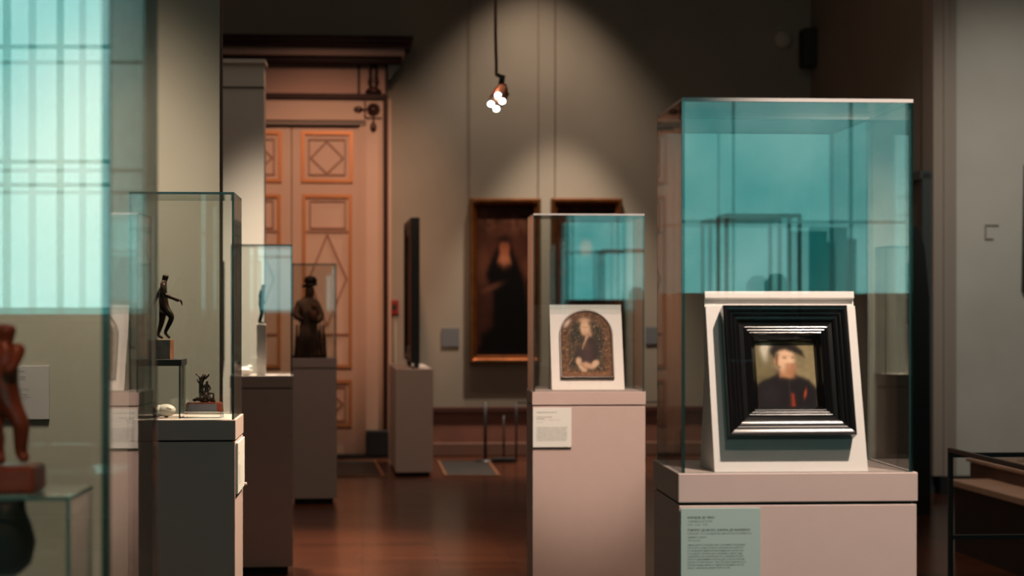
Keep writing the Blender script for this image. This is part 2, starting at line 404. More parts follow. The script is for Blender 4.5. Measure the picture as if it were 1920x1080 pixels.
# window wall behind the viewer
bm = bmesh.new(); wins = [(-4.4, -2.55), (-1.3, 1.1), (2.35, 4.7)]
zs, zt = 1.48, 4.0
bm_box(bm, LX, RXF, WY-.35, WY, 0, zs); bm_box(bm, LX, RXF, WY-.35, WY, zt, CZ)
xs = [LX]+[q for ab in wins for q in ab]+[RXF]
for i in range(0, len(xs), 2): bm_box(bm, xs[i], xs[i+1], WY-.35, WY, zs, zt)
o = link('wall_window_side', fin(bm, 'w'), M['wall'], None, (0, 0, 0), R0); o['kind'] = 'structure'
for i, (a, b) in enumerate(wins):
    root = empty('window_%d' % (i+1), (0, 0, 0), R0); root['kind'] = 'structure'
    box('window_pane', a, b, WY-.25, WY-.24, zs, zt, M['daylight_%d' % (i+1)], root)
    bm = bmesh.new(); y0, y1 = WY-.16, WY-.12
    for x in (a, b-.05): bm_box(bm, x, x+.05, y0, y1, zs, zt)
    for x, wd_ in (((-3.46, .05), (-3.07, .045)), ((-.1, .05),), ((2.44, .05), (3.06, .02), (4.14, .03)))[i]: bm_box(bm, x-wd_/2, x+wd_/2, y0, y1, zs, zt)
    bm_box(bm, a, b, y0, y1, zs, zs+.05); bm_box(bm, a, b, y0, y1, zt-.05, zt)
    for z in ((2.41, 2.58, 3.42), (2.36, 3.2), (2.30,))[i]: bm_box(bm, a, b, y0, y1, z, z+.03)
    link('window_frame', fin(bm, 'f'), M['window_bar'], root)
    box('window_sill', a-.1, b+.1, WY-.2, WY+.12, zs-.05, zs, M['window_frame'], root)

WB = wall_plane(room(0, BY), R0)        # back wall plane in room axes
def wb(px, py): return WB.hit(px, py)
def wpt(px, py, off=0.0):
    a, b = wb(px, py); p = room(a, BY-off); return Vector((p.x, p.y, b))
# dado, rail, skirting on the back wall to the right of the doorway
d0 = wb(735, 800)[0]
zr = wb(900, 768)[1]
rbox('trim_1', d0, RX, BY-.03, BY, .14, zr-.03, M['dado'])
rbox('trim_2', d0, RX, BY-.06, BY, zr-.03, zr+.03, M['dado_rail'], bev=.008)
rbox('baseboard_back', d0, RX, BY-.05, BY, 0, .14, M['skirting'], bev=.01)
rbox('baseboard_right', RX-.04, RX, 15.75, BY-.06, 0, .14, M['dado_rail'])
rbox('baseboard_pilaster', RX+.02, RXF, 15.40, 15.45, 0, .15, M['black'])
bm = bmesh.new()
for x0, x1, y in ((RX-.03, RX+.05, 15.44), (RX+.05, RX+.09, 15.41), (RX+.09, RX+.16, 15.43)): bm_box(bm, x0, x1, y, 15.75, .15, CZ)
o = link('trim_3', fin(bm, 'c'), mat('casing_pinkish', (.30, .25, .21), .7), None, (0, 0, 0), R0); o['kind'] = 'structure'

# ------------------------------------------------------------------ doorway
def build_doorway():
    root = empty('door_1', room(0, BY), R0); root['kind'] = 'structure'
    X = lambda px: wb(px, 400)[0]; Z = lambda py: wb(600, py)[1]
    P = lambda px: X(px)
    ctr = X(547); xo = X(728)                        # centre gap of the leaves, outer edge of the surround
    mir = lambda x: 2*ctr-x
    def b2(bm, x0, x1, y0, y1, z0, z1, bev=0): bm_box(bm, x0, x1, y0, y1, z0, z1, bev)
    # surround of pilasters and lintel
    bm = bmesh.new(); xi = X(686)
    b2(bm, xi, xo, -.16, 0, 0, Z(186)); b2(bm, mir(xo), mir(xi), -.16, 0, 0, Z(186)); b2(bm, mir(xi), xi, -.16, 0, Z(228), Z(186))
    link('surround', fin(bm, 's'), M['door'], root)
    bm = bmesh.new()
    b2(bm, X(674), xi, -.10, 0, 0, Z(228)); b2(bm, mir(xi), mir(X(674)), -.10, 0, 0, Z(228))
    b2(bm, X(678), X(681), -.12, 0, 0, Z(232)); b2(bm, X(668), X(674), -.05, 0, 0, Z(232)); b2(bm, mir(X(674)), mir(X(668)), -.05, 0, 0, Z(232))
    link('jamb', fin(bm, 'j'), M['door'], root)
    bm = bmesh.new()
    b2(bm, X(718), X(727), -.19, -.10, Z(808), Z(181), .008); b2(bm, mir(X(727)), mir(X(718)), -.19, -.10, Z(808), Z(181), .008)
    b2(bm, mir(X(727)), X(722), -.20, -.10, Z(190), Z(179), .008)
    link('dark_moulding', fin(bm, 'm'), M['dark_wood'], root)
    bm = bmesh.new(); b2(bm, X(729), X(733), -.07, 0, 0, Z(186)); link('outer_strip', fin(bm, 'o'), M['door'], root)
    bm = bmesh.new()
    for a in (X(686), mir(X(728))): b2(bm, a, a+X(728)-X(686), -.24, 0, 0, Z(805), .01)
    link('base_block', fin(bm, 'b'), M['black'], root)
    # frieze
    bm = bmesh.new(); b2(bm, mir(X(725)), X(725), -.18, 0, Z(181), Z(125)); link('frieze', fin(bm, 'z'), mat('frieze_pink', (.50, .31, .25), .6), root)
    bm = bmesh.new()
    for q in (X(673), mir(X(673))): b2(bm, q-.012, q+.012, -.20, -.1, Z(179), Z(127))
    for q in (X(724), mir(X(724))): b2(bm, q-.012, q+.012, -.20, -.1, Z(179), Z(127))
    link('frieze_divider', fin(bm, 'z'), M['dark_wood'], root)
    # carved mount on the frieze block: urn with flames
    for s in (X(700), mir(X(700))):
        o = lathe('urn_mount', [(.0, 0), (.085, .0), (.075, .03), (.04, .05), (.06, .10), (.045, .17), (.05, .22), (.03, .29), (0.0, .31)], M['bronze_mount'], root, (s, -.19, Z(177)), sy=.5)
    # cornice
    bm = bmesh.new()
    def course(xr, dep, z0, z1, bev=.0): b2(bm, mir(xr), xr, -dep, 0, z0, z1, bev)
    course(X(770), .52, Z(92), Z(82), .01); course(X(768), .49, Z(98), Z(91), .01)
    course(X(773), .54, Z(84), Z(79), .008)
    link('cornice', fin(bm, 'c'), M['dark_wood'], root)
    bm = bmesh.new(); b2(bm, mir(X(757)), X(757), -.40, 0, Z(113), Z(97)); link('corona', fin(bm, 'c'), mat('corona_pink', (.52, .34, .28), .6), root)
    bm = bmesh.new(); b2(bm, mir(X(753)), X(753), -.34, 0, Z(126), Z(112), .012); link('bed_moulding', fin(bm, 'c'), M['dark_wood'], root)
    pts = [(X(727), Z(126)), (X(752), Z(126)), (X(747), Z(134)), (X(738), Z(142)), (X(733), Z(152)), (X(727), Z(155))]
    prism('console', pts, -.30, 0, M['cornice_teal'], root); prism('console', [(mir(x), z) for x, z in pts][::-1], -.30, 0, M['cornice_teal'], root)
    # ornaments where jamb and lintel meet
    def orn(cx):
        bm = bmesh.new(); c = (cx, -.165, Z(208)); g = .076
        for k in range(12):
            a = k*math.pi/6; blob(bm, (c[0]+.05*math.cos(a), c[1], c[2]+.05*math.sin(a)), (.024, .02, .024), 1)
        blob(bm, c, (.045, .03, .045), 2)
        s = 1 if cx < ctr else -1
        blob(bm, (cx+s*.155, -.165, Z(208)), (.05, .02, .035), 2); blob(bm, (cx, -.165, Z(208)-.18), (.035, .02, .055), 2)
        bm_box(bm, min(cx, cx+s*.15), max(cx, cx+s*.15), -.175, -.16, Z(208)-.008, Z(208)+.008)
        bm_box(bm, cx-.008, cx+.008, -.175, -.16, Z(208)-.17, Z(208))
        bm_box(bm, cx+s*.085-.008, cx+s*.085+.008, -.175, -.16, Z(208)-.085, Z(208)+.085)
        bm_box(bm, cx-.085, cx+.085, -.175, -.16, Z(208)-.095, Z(208)-.08)
        link('rosette', fin(bm, 'r', True), M['bronze_mount'], root)
    orn(X(700)); orn(mir(X(700)))
    # threshold
    bm = bmesh.new(); b2(bm, mir(xo), xo, -.24, 0, 0, .035); link('threshold', fin(bm, 't'), M['black'], root)
    # leaves
    W = X(668)-ctr
    def strips(bm, rectv, t, y0, y1):
        x0, x1, z0, z1 = rectv
        b2(bm, x0, x1, y0, y1, z0, z0+t); b2(bm, x0, x1, y0, y1, z1-t, z1); b2(bm, x0, x0+t, y0, y1, z0+t, z1-t); b2(bm, x1-t, x1, y0, y1, z0+t, z1-t)
    def bar(bm, p, q, t, y0, y1):
        a = Vector((p[0], 0, p[1])); b = Vector((q[0], 0, q[1])); d = (b-a).normalized(); n = Vector((-d.z, 0, d.x))*t/2
        c = [a+n, b+n, b-n, a-n]; lo = [bm.verts.new((v.x, y0, v.z)) for v in c]; hi = [bm.verts.new((v.x, y1, v.z)) for v in c]
        bm.faces.new(lo); bm.faces.new(hi[::-1])
        for i in range(4): bm.faces.new((lo[i], hi[i], hi[(i+1) % 4], lo[(i+1) % 4]))
    for s in (1, -1):
        T = (lambda x: x) if s == 1 else mir
        def rr(px0, px1, py0, py1):
            a, b = T(X(px0)), T(X(px1)); return (min(a, b), max(a, b), Z(py1), Z(py0))
        bm = bmesh.new(); a, b = sorted((T(ctr+.006), T(X(670)))); b2(bm, a, b, -.045, -.005, .03, Z(232))
        leaf = link('door_leaf', fin(bm, 'l'), M['door'], root)
        bm = bmesh.new()
        for r4 in ((565, 662, 247, 343), (567, 660, 365, 690), (567, 660, 712, 800)): strips(bm, rr(*r4), .036, -.075, -.044)
        link('gilt_moulding', fin(bm, 'g'), M['gilt'], leaf)
        bm = bmesh.new()
        for r4 in ((578, 649, 261, 330), (580, 649, 376, 430), (580, 649, 724, 790)): strips(bm, rr(*r4), .018, -.062, -.044)
        def pp(px, py): return (T(X(px)), Z(py))
        for loop in ([(613, 266), (644, 297), (613, 326), (583, 297)], [(614, 440), (650, 523), (613, 612), (580, 523)], [(613, 728), (643, 757), (613, 786), (584, 757)]):
            for i in range(4): bar(bm, pp(*loop[i]), pp(*loop[(i+1) % 4]), .018, -.060, -.044)
        r5 = rr(570, 657, 434, 436); b2(bm, r5[0], r5[1], -.06, -.044, r5[2]-.006, r5[3]+.006)
        r5 = rr(570, 657, 626, 628); b2(bm, r5[0], r5[1], -.06, -.044, r5[2]-.006, r5[3]+.006)
        link('panel_moulding', fin(bm, 'g'), M['molding_brown'], leaf)
    bm = bmesh.new(); b2(bm, mir(xi), xi, -.13, -.03, Z(236), Z(226)); link('head_shadow_band', fin(bm, 'h'), mat('head_shadow_paint', (.22, .18, .16), .6), root)  # shade under the lintel built as a darker painted band
build_doorway()

# doorway in the right-hand side wall, seen at a grazing angle beside the pilaster
WR = Plane(room(RX, 0), room(0, 1), (0, 0, 1))
def wr(px, py): return WR.hit(px, py)
def build_side_door():
    ya, zt2 = wr(1751, 336); yb, _ = wr(1722, 336)
    root = empty('door_2', room(RX, 0), R0); root['kind'] = 'structure'
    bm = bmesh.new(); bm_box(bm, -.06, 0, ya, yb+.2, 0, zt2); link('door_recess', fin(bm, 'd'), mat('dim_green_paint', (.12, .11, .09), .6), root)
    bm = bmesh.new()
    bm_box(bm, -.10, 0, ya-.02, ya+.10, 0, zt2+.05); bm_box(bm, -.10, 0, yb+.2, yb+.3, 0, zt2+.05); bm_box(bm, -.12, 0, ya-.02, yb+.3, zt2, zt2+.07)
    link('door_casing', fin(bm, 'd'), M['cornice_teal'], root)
    y1, z1 = wr(1742, 450); y2, _ = wr(1730, 450)
    bm = bmesh.new(); bm_box(bm, -.085, -.03, y1, y2, .5, z1); link('pale_panel', fin(bm, 'd'), M['stand'], root)
build_side_door()

# ------------------------------------------------------------------ pier and free-standing partition (near left)
pr = math.radians(2.0)
p = at(411.5, 600, 7.35)
box('wall_pier', -3.6, 0, 0, .08, 0, CZ, M['pier'], None, (p.x, p.y, 0), pr)['kind'] = 'structure'
bm = bmesh.new(); bm_box(bm, .0, .004, .03, .08, 0, CZ)
o = link('trim_4', fin(bm, 't'), mat('pier_edge_brown', (.10, .055, .04), .6), None, (p.x, p.y, 0), pr); o['kind'] = 'structure'
box('baseboard_pier', -3.6, -.02, -.03, 0, 0, .14, M['dado_rail'], None, (p.x, p.y, 0), pr)['kind'] = 'structure'
PP = wall_plane(p, pr); PR_O = p
PZ = 12.3
q = at(495, 600, PZ)
zt = at(495, 108, PZ).z
root = empty('partition_wall', (q.x, q.y, 0), R0); root['kind'] = 'structure'
box('panel', -2.2, 0, 0, .22, 0, at(495, 165, PZ).z, M['partition'], root)
box('cap_band', -2.2, .0, -.012, .232, at(495, 163, PZ).z, at(495, 148, PZ).z, M['partition'], root)
box('cap_fillet', -2.2, .0, -.004, .224, at(495, 165.5, PZ).z, at(495, 162.5, PZ).z, M['cornice_teal'], root)
box('cap_frieze', -2.2, .0, -.005, .225, at(495, 148, PZ).z, at(495, 119, PZ).z, M['partition'], root)
box('cap_top', -2.2, .01, -.03, .25, at(495, 119, PZ).z, at(495, 112, PZ).z, M['partition'], root)

# ------------------------------------------------------------------ glass display cases
GT = .008
def vitrine(name, label, group, zf, pl, pr_, vp, depth, slab_top, slab_t, glass_top_py, recess=.045, glass=True, inset=.006, side_gap=0.0, h_top=None, bright_lid=False, GT=.008):
    rz = math.atan((CX-vp)/F); P = ((pl-CX)/F*zf, zf); qq = (pr_-CX)/F
    W = (qq*P[1]-P[0])/(math.cos(rz)-qq*math.sin(rz))
    u = Vector((math.cos(rz), math.sin(rz), 0)); v = Vector((-math.sin(rz), math.cos(rz), 0))
    c = Vector((P[0], P[1], 0))+u*W/2+v*depth/2
    root = empty(name, c, rz, label, 'display case', group)
    gap = .006
    box('plinth', -W/2+.002, W/2-.002, -depth/2+.002, depth/2-.002, recess, slab_top-slab_t-gap, M['case_paint'], root, bev=.002)
    box('kick_recess', -W/2+.03, W/2-.03, -depth/2+.03, depth/2-.03, 0, recess, M['case_dark'], root)
    box('shadow_gap', -W/2+.012, W/2-.012, -depth/2+.012, depth/2-.012, slab_top-slab_t-gap, slab_top-slab_t, M['case_dark'], root)
    box('top_slab', -W/2, W/2, -depth/2, depth/2, slab_top-slab_t, slab_top, M['case_paint'], root, bev=.002)
    if glass:
        a, b = W/2-inset-side_gap, depth/2-inset
        zt = h_top if h_top else EYE-(glass_top_py-HY)/F*zf
        def pane(nm, x0, x1, y0, y1, z0, z1, thin):
            bm = bmesh.new(); bm_box(bm, x0, x1, y0, y1, z0, z1, 0, 0, 1, thin)
            link(nm, fin(bm, nm), [M['glass'], M['lid_edge'] if (nm == 'lid_pane' and bright_lid) else M['glass_edge']], root)
        z0 = slab_top+.0005
        pane('front_pane', -a, a, -b, -b+GT, z0, zt-GT, 1); pane('back_pane', -a, a, b-GT, b, z0, zt-GT, 1)
        pane('side_pane', -a, -a+GT, -b+GT, b-GT, z0, zt-GT, 0); pane('side_pane', a-GT, a, -b+GT, b-GT, z0, zt-GT, 0)
        pane('lid_pane', -a, a, -b, b, zt-GT, zt, 2)
    return root, rz, c, u, v, W

G = 'glass display cases on pale plinths'
caseR, rzR, cR, uR, vR, WR_ = vitrine('display_case', 'large glass display case on pale plinth holding the black-framed portrait', G, 4.32, 1272, 1721, 722, .41, 1.135, .066, 182, side_gap=.003, bright_lid=True)
caseM, rzM, cM, uM, vM, WM_ = vitrine('display_case', 'glass display case on pinkish plinth holding the small arched portrait', G, 8.70, 998, 1211, 723, .37, 1.135, .059, 400, bright_lid=True)
caseD, rzD, cD, uD, vD, WD_ = vitrine('display_case', 'glass display case holding bronzes on a dark grey plinth', G, 6.44, 238, 442, 697, .39, 1.135, .068, 359)
caseF, rzF, cF, uF, vF, WF_ = vitrine('display_case', 'glass display case with a tiny standing statuette on a tall white block', G, 10.9, 431, 550, 520, .33, 1.134, .069, 458)
caseE, rzE, cE, uE, vE, WE_ = vitrine('display_case', 'farthest glass display case, with the dark wood carving, before the panelled door', G, 14.9, 546, 632, 480, .36, 1.136, .073, 494)
caseN, rzN, cN, uN, vN, WN_ = vitrine('display_case', 'nearest glass display case, cut by the picture edge, with the reddish carving', G, 2.60, -560, 212, 816, .47, 1.06, .066, -300, h_top=2.15, GT=.013)

def label_plate(parent, x0, x1, z0, z1, y, m, name='caption_plate', lines=None, ink='ink', t=.006):
    o = box(name, x0, x1, y-t, y, z0, z1, m, parent, bev=.0005)
    if lines:
        for ink_, ls in lines:
            blk = []
            for l_ in ls:
                if blk and abs(l_[2]-blk[-1][2]) > .0092: text_mesh(blk, 'printed_text', M[ink_], o, (0, y-t-.0006, 0)); blk = []
                blk.append(l_)
            text_mesh(blk, 'printed_text', M[ink_], o, (0, y-t-.0006, 0))
    return o
# caption on the right-hand plinth
def on_case(c, u, v, D, W, px, py):
    """x,z on the front face of a case"""
    pl = Plane(c-v*D/2, u, (0, 0, 1)); return pl.hit(px, py)
x0, z1 = on_case(cR, uR, vR, .41, WR_, 1276, 953); x1, _ = on_case(cR, uR, vR, .41, WR_, 1425, 953); z0 = z1-.178
def cR_xz(px, py): return on_case(cR, uR, vR, .41, WR_, px, py)
s = .0072
heads = []; body = []; soft = []
def L(dst, fn, txt, px, py, size): a, b = fn(px, py); dst.append((txt, a, b, size))
L(heads, cR_xz, 'КОРНЕЛЬ ДЕ ЛИОН', 1288.5, 971.5, .0063)
L(soft, cR_xz, 'CORNEILLE DE LYON', 1288.5, 978, .0058); L(soft, cR_xz, '1500 / 1510 – 1575', 1288.5, 984.5, .0058)
L(heads, cR_xz, 'ПОРТРЕТ ДЕ БРОСС, БАРОНА ДЕ МОНБЕРОН', 1288.5, 995, .0063)
L(soft, cR_xz, 'PORTRAIT OF A NOBLEMAN, BARON DE MONTBERON', 1288.5, 1001, .0058)
L(soft, cR_xz, 'Дерево, масло', 1288.5, 1007.5, .0058); L(soft, cR_xz, 'Oil on panel', 1288.5, 1013.5, .0058)
words = 'в коллекции музея портрет поступил из собрания князя как работа мастера школы художник писал небольшие погрудные изображения на зеленом фоне деревянные панели придворных дам и кавалеров двора короля'.split()
for k in range(9):
    t = ''
    lim = 43 if k < 8 else 33
    while len(t) < lim: t += random.choice(words)+' '
    L(soft, cR_xz, t[:lim].strip(), 1288.5, 1022+5.35*k, .0056)
label_plate(caseR, x0, x1, z0, z1, -.205, M['label_blue'], lines=[('ink', heads), ('ink_soft', soft)])
x0, z1 = on_case(cM, uM, vM, .37, WM_, 999, 765); x1, z0 = on_case(cM, uM, vM, .37, WM_, 1071, 838)
def cM_xz(px, py): return on_case(cM, uM, vM, .37, WM_, px, py)
heads = []; soft = []
L(heads, cM_xz, 'НИДЕРЛАНДСКИЙ МАСТЕР', 1005.5, 774, .0068); L(heads, cM_xz, 'ПОРТРЕТ МОЛОДОЙ', 1005.5, 783, .0068); L(heads, cM_xz, 'ЖЕНЩИНЫ', 1005.5, 786.5, .0068)
L(soft, cM_xz, 'PORTRAIT OF A YOUNG', 1028, 788, .005); L(soft, cM_xz, 'Oil on panel', 1005.5, 792, .006)
for k in range(10):
    t = ''
    while len(t) < 44: t += random.choice(words)+' '
    L(soft, cM_xz, t[:44], 1005.5, 802+2.7*k, .0058)
label_plate(caseM, x0, x1, z0, z1, -.185, M['label_pale'], lines=[('ink', heads), ('ink_soft', soft)], t=.010)
# caption on the right side of the bronzes' plinth
sd = Plane(cD+uD*WD_/2, vD, (0, 0, 1)); sd.n = uD.copy()
ya = -.185; yb = .15
def side_label():
    ztop = EYE-(830-HY)/F*6.5; zb = EYE-(930-HY)/F*6.46
    o = box('caption_plate', WD_/2, WD_/2+.007, ya, yb, zb+.005, ztop, M['label_pale'], caseD, bev=.0005)
    lines = [('БРОНЗА', .02, ztop-.04, .010), ('Италия', .02, ztop-.055, .008)]
    for k in range(7): lines.append((words[k]+' '+words[k+5]+' '+words[k+9], .02, ztop-.08-.010*k, .008))
    text_mesh(lines, 'printed_text', M['ink_soft'], o, (WD_/2+.0078, ya, 0), rot=(0, 0, math.pi/2))
    bm = bmesh.new(); bm_box(bm, WD_/2, WD_/2+.016, yb-.02, yb-.004, zb+.006, zb+.016, .003)
    link('plate_clip', fin(bm, 'c'), M['off_white'], caseD)
side_label()

# ------------------------------------------------------------------ lectern-like stands and framed portraits
def lean_stand(label, group, px_bl, px_br, py_b, px_tl, px_tr, py_t, slab_top, rz, depth, lean_drop, shadow_groove=False):
    zf = (EYE-slab_top)*F/(py_b-HY)
    P = Vector(((px_bl-CX)/F*zf, zf, slab_top)); u = Vector((math.cos(rz), math.sin(rz), 0)); v = Vector((-math.sin(rz), math.cos(rz), 0))
    q = (px_br-CX)/F; W = (q*P.y-P.x)/(math.cos(rz)-q*math.sin(rz))
    zb = zf+lean_drop; H = (EYE-(py_t-HY)/F*zb)-slab_top
    c = P+u*W/2; c.z = slab_top+.0005
    hw = W/2
    prof = [(0, 0), (lean_drop, H), (lean_drop+.022, H), (depth*.55+.03, H*.55), (depth, 0)]
    if shadow_groove:  # recess added to throw a dark band like the lid's shadow
        d = Vector((lean_drop, H)).normalized(); L_ = math.hypot(lean_drop, H); n = Vector((d.y, -d.x))
        g = []
        for t, o in ((L_-.036, 0), (L_-.036, .012), (L_-.016, .012), (L_-.016, 0)): g.append((d.x*t+n.x*o, d.y*t+n.y*o))
        prof = [(0, 0)]+g+prof[1:]
    bm = bmesh.new()
    a = [bm.verts.new((-hw, y, z)) for y, z in prof]; b = [bm.verts.new((hw, y, z)) for y, z in prof]
    bm.faces.new(a); bm.faces.new(b[::-1]); n = len(prof)
    for i in range(n): bm.faces.new((a[i], b[i], b[(i+1) % n], a[(i+1) % n]))
    o = link('picture_stand', fin(bm, 'st'), M['stand'], None, c, rz); tag(o, label, 'stand', group)
    ang = math.atan2(lean_drop, H)
    w = (v*math.sin(ang)+Vector((0, 0, 1))*math.cos(ang))
    return o, Plane(c, u, w), ang, c, W, H
stR, plR, angR, sR, sWR, sHR = lean_stand('large white leaning picture stand behind the black-framed portrait', 'white picture stands', 1340, 1627.5, 885.5, 1328, 1608, 546.5, 1.135, rzR, .20, .135, True)
stM, plM, angM, sM, sWM, sHM = lean_stand('small white leaning picture stand behind the arched portrait', 'white picture stands', 1035, 1171, 731, 1028, 1163, 571.5, 1.135, rzM, .20, .14)

def on_board(name, pl, ang, rz, off, px, py, label, cat, proud=0.0):
    n = pl.n if pl.n.y < 0 else -pl.n
    a, b = Plane(pl.O+n*proud, pl.u, pl.w).hit(px, py)
    loc = pl.O+pl.u*a+pl.w*b+n*off
    o = empty(name, loc, 0, label, cat)
    o.matrix_world = Matrix.Translation(loc) @ Matrix.Rotation(rz, 4, 'Z') @ Matrix.Rotation(-ang, 4, 'X')
    o.rotation_mode = 'XYZ'
    return o, a, b
def size_on(pl, x0, x1, y0, y1, proud=0.0):
    n = pl.n if pl.n.y < 0 else -pl.n; pl = Plane(pl.O+n*proud, pl.u, pl.w)
    a0, b0 = pl.hit(x0, y1); a1, _ = pl.hit(x1, y1); _, b1 = pl.hit((x0+x1)/2, y0); return a1-a0, b1-b0

def portrait_man(u, v):
    img = np.zeros(u.shape+(3,)); bgc = np.array([.20, .165, .085])
    img[:] = bgc
    img = mixc(img, E(u, v, .85, .55, .45, .40, .35), (.30, .24, .13))
    img = mixc(img, E(u, v, .12, .45, .3, .25, .4)*.6, (.16, .13, .06))
    n = vnoise(u, v, 14, 18, 3)[..., None]; img = img*(.85+.3*n)
    img = mixc(img, Pg(u, v, [(0, -.1), (1, -.1), (1.02, .26), (.88, .41), (.68, .48), (.56, .54), (.40, .55), (.30, .48), (.12, .41), (-.05, .32)], .012), (.012, .010, .012))
    img = mixc(img, E(u, v, .22, .18, .14, .16, .3)*.5, (.03, .022, .028))
    for x in (.545,): img = mixc(img, Pg(u, v, [(x-.006, .0), (x+.006, .0), (x+.004, .42), (x-.004, .42)], .008)*.6, (.05, .045, .045))
    img = mixc(img, Pg(u, v, [(.575, .0), (.612, .0), (.598, .19), (.58, .19)], .012)*.9, (.50, .06, .02))
    img = mixc(img, E(u, v, .80, .20, .018, .06, .3, -.25)*.8, (.52, .075, .025))
    img = mixc(img, Pg(u, v, [(.40, .46), (.62, .45), (.60, .60), (.42, .60)], .012), (.55, .27, .13))     # neck
    img = mixc(img, E(u, v, .475, .52, .13, .04, .3, -.2), (.10, .07, .06))
    img = mixc(img, Pg(u, v, [(.40, .50), (.46, .47), (.56, .445), (.62, .50), (.60, .56), (.42, .60)], .012), (.56, .28, .14))
    img = mixc(img, E(u, v, .50, .715, .155, .18, .10, -.08), (.88, .56, .36))                                  # face
    img = mixc(img, E(u, v, .345, .70, .028, .05, .3), (.66, .34, .2))                                        # ear
    img = mixc(img, Pg(u, v, [(.35, .82), (.40, .80), (.385, .74), (.37, .64), (.42, .60), (.385, .58), (.34, .64), (.33, .74)], .012)*.85, (.09, .045, .025))
    img = mixc(img, E(u, v, .58, .56, .10, .085, .22, -.1)*.85, (.42, .19, .09))                               # beard
    img = mixc(img, E(u, v, .595, .64, .075, .018, .35)*.8, (.36, .15, .07))                                   # moustache
    img = mixc(img, E(u, v, .60, .605, .035, .013, .3), (.55, .16, .1))
    for x in (.49, .63):
        img = mixc(img, E(u, v, x, .745, .03, .013, .4)*.8, (.16, .08, .05)); img = mixc(img, E(u, v, x, .775, .045, .007, .5)*.55, (.30, .15, .08))
    img = mixc(img, E(u, v, .575, .69, .018, .05, .4)*.5, (.95, .66, .46)); img = mixc(img, E(u, v, .583, .66, .03, .011, .4)*.5, (.55, .26, .15))
    hat = Pg(u, v, [(.20, .90), (.30, .97), (.50, .99), (.68, .95), (.80, .85), (.83, .75), (.74, .785), (.62, .835), (.50, .865), (.42, .855), (.35, .82), (.32, .74), (.27, .80)], .012)
    img = mixc(img, hat, (.02, .013, .013))
    img = mixc(img, E(u, v, .50, .965, .16, .012, .5)*.5, (.10, .06, .055))
    pl = E(u, v, .155, .84, .05, .11, .35, .15)+E(u, v, .19, .91, .06, .04, .4, .4); img = mixc(img, np.clip(pl, 0, 1)*.9, (.72, .66, .52))
    arch = v-(.955+.045*(1-((u-.5)/.5)**2)); img = mixc(img, sig(-arch, .006), (.008, .007, .006))
    return img

n_out = Vector((0, -1, 0))
ptR, _, _ = on_board('framed_portrait', plR, angR, rzR, .0015, 1488.5, 815, 'portrait of a bearded man in a plumed black hat, in a stepped black frame', 'painting', .044)
wR, hR = size_on(plR, 1369, 1607, 571.5, 815, .044)
k_ = wR/.283
prof = [(0, 0), (0, .042), (.0012, .0452), (.003, .0462)]
def ridge(x0, x1, h0, h1, amp, n=6):
    return [(x0+(x1-x0)*t/n, h0+(h1-h0)*t/n+amp*math.sin(math.pi*t/n)) for t in range(1, n+1)]
prof += ridge(.003, .015, .0462, .0425, .0006)+ridge(.0155, .0225, .0410, .0388, .0007)+ridge(.023, .034, .0375, .0345, .0006)
prof += [(.036, .029), (.044, .0285), (.0455, .0285)]+ridge(.0455, .0515, .0285, .0285, .0019)+ridge(.052, .0575, .0270, .0270, .0017)+ridge(.058, .0625, .0255, .0255, .0013)
prof += [(.064, .021), (.0715, .012), (.0745, .006), (.0745, 0)]
prof = [(a*k_, b) for a, b in prof]
frame_mesh('frame', rect(wR, hR), prof, M['ebony'], ptR)
ins = .0745*k_
ph = picture('painted_panel', wR-2*ins+.002, hR-2*ins+.002, 120, 140, portrait_man, M['paint'], ptR, .003, loc=(0, -.004, ins-.001))

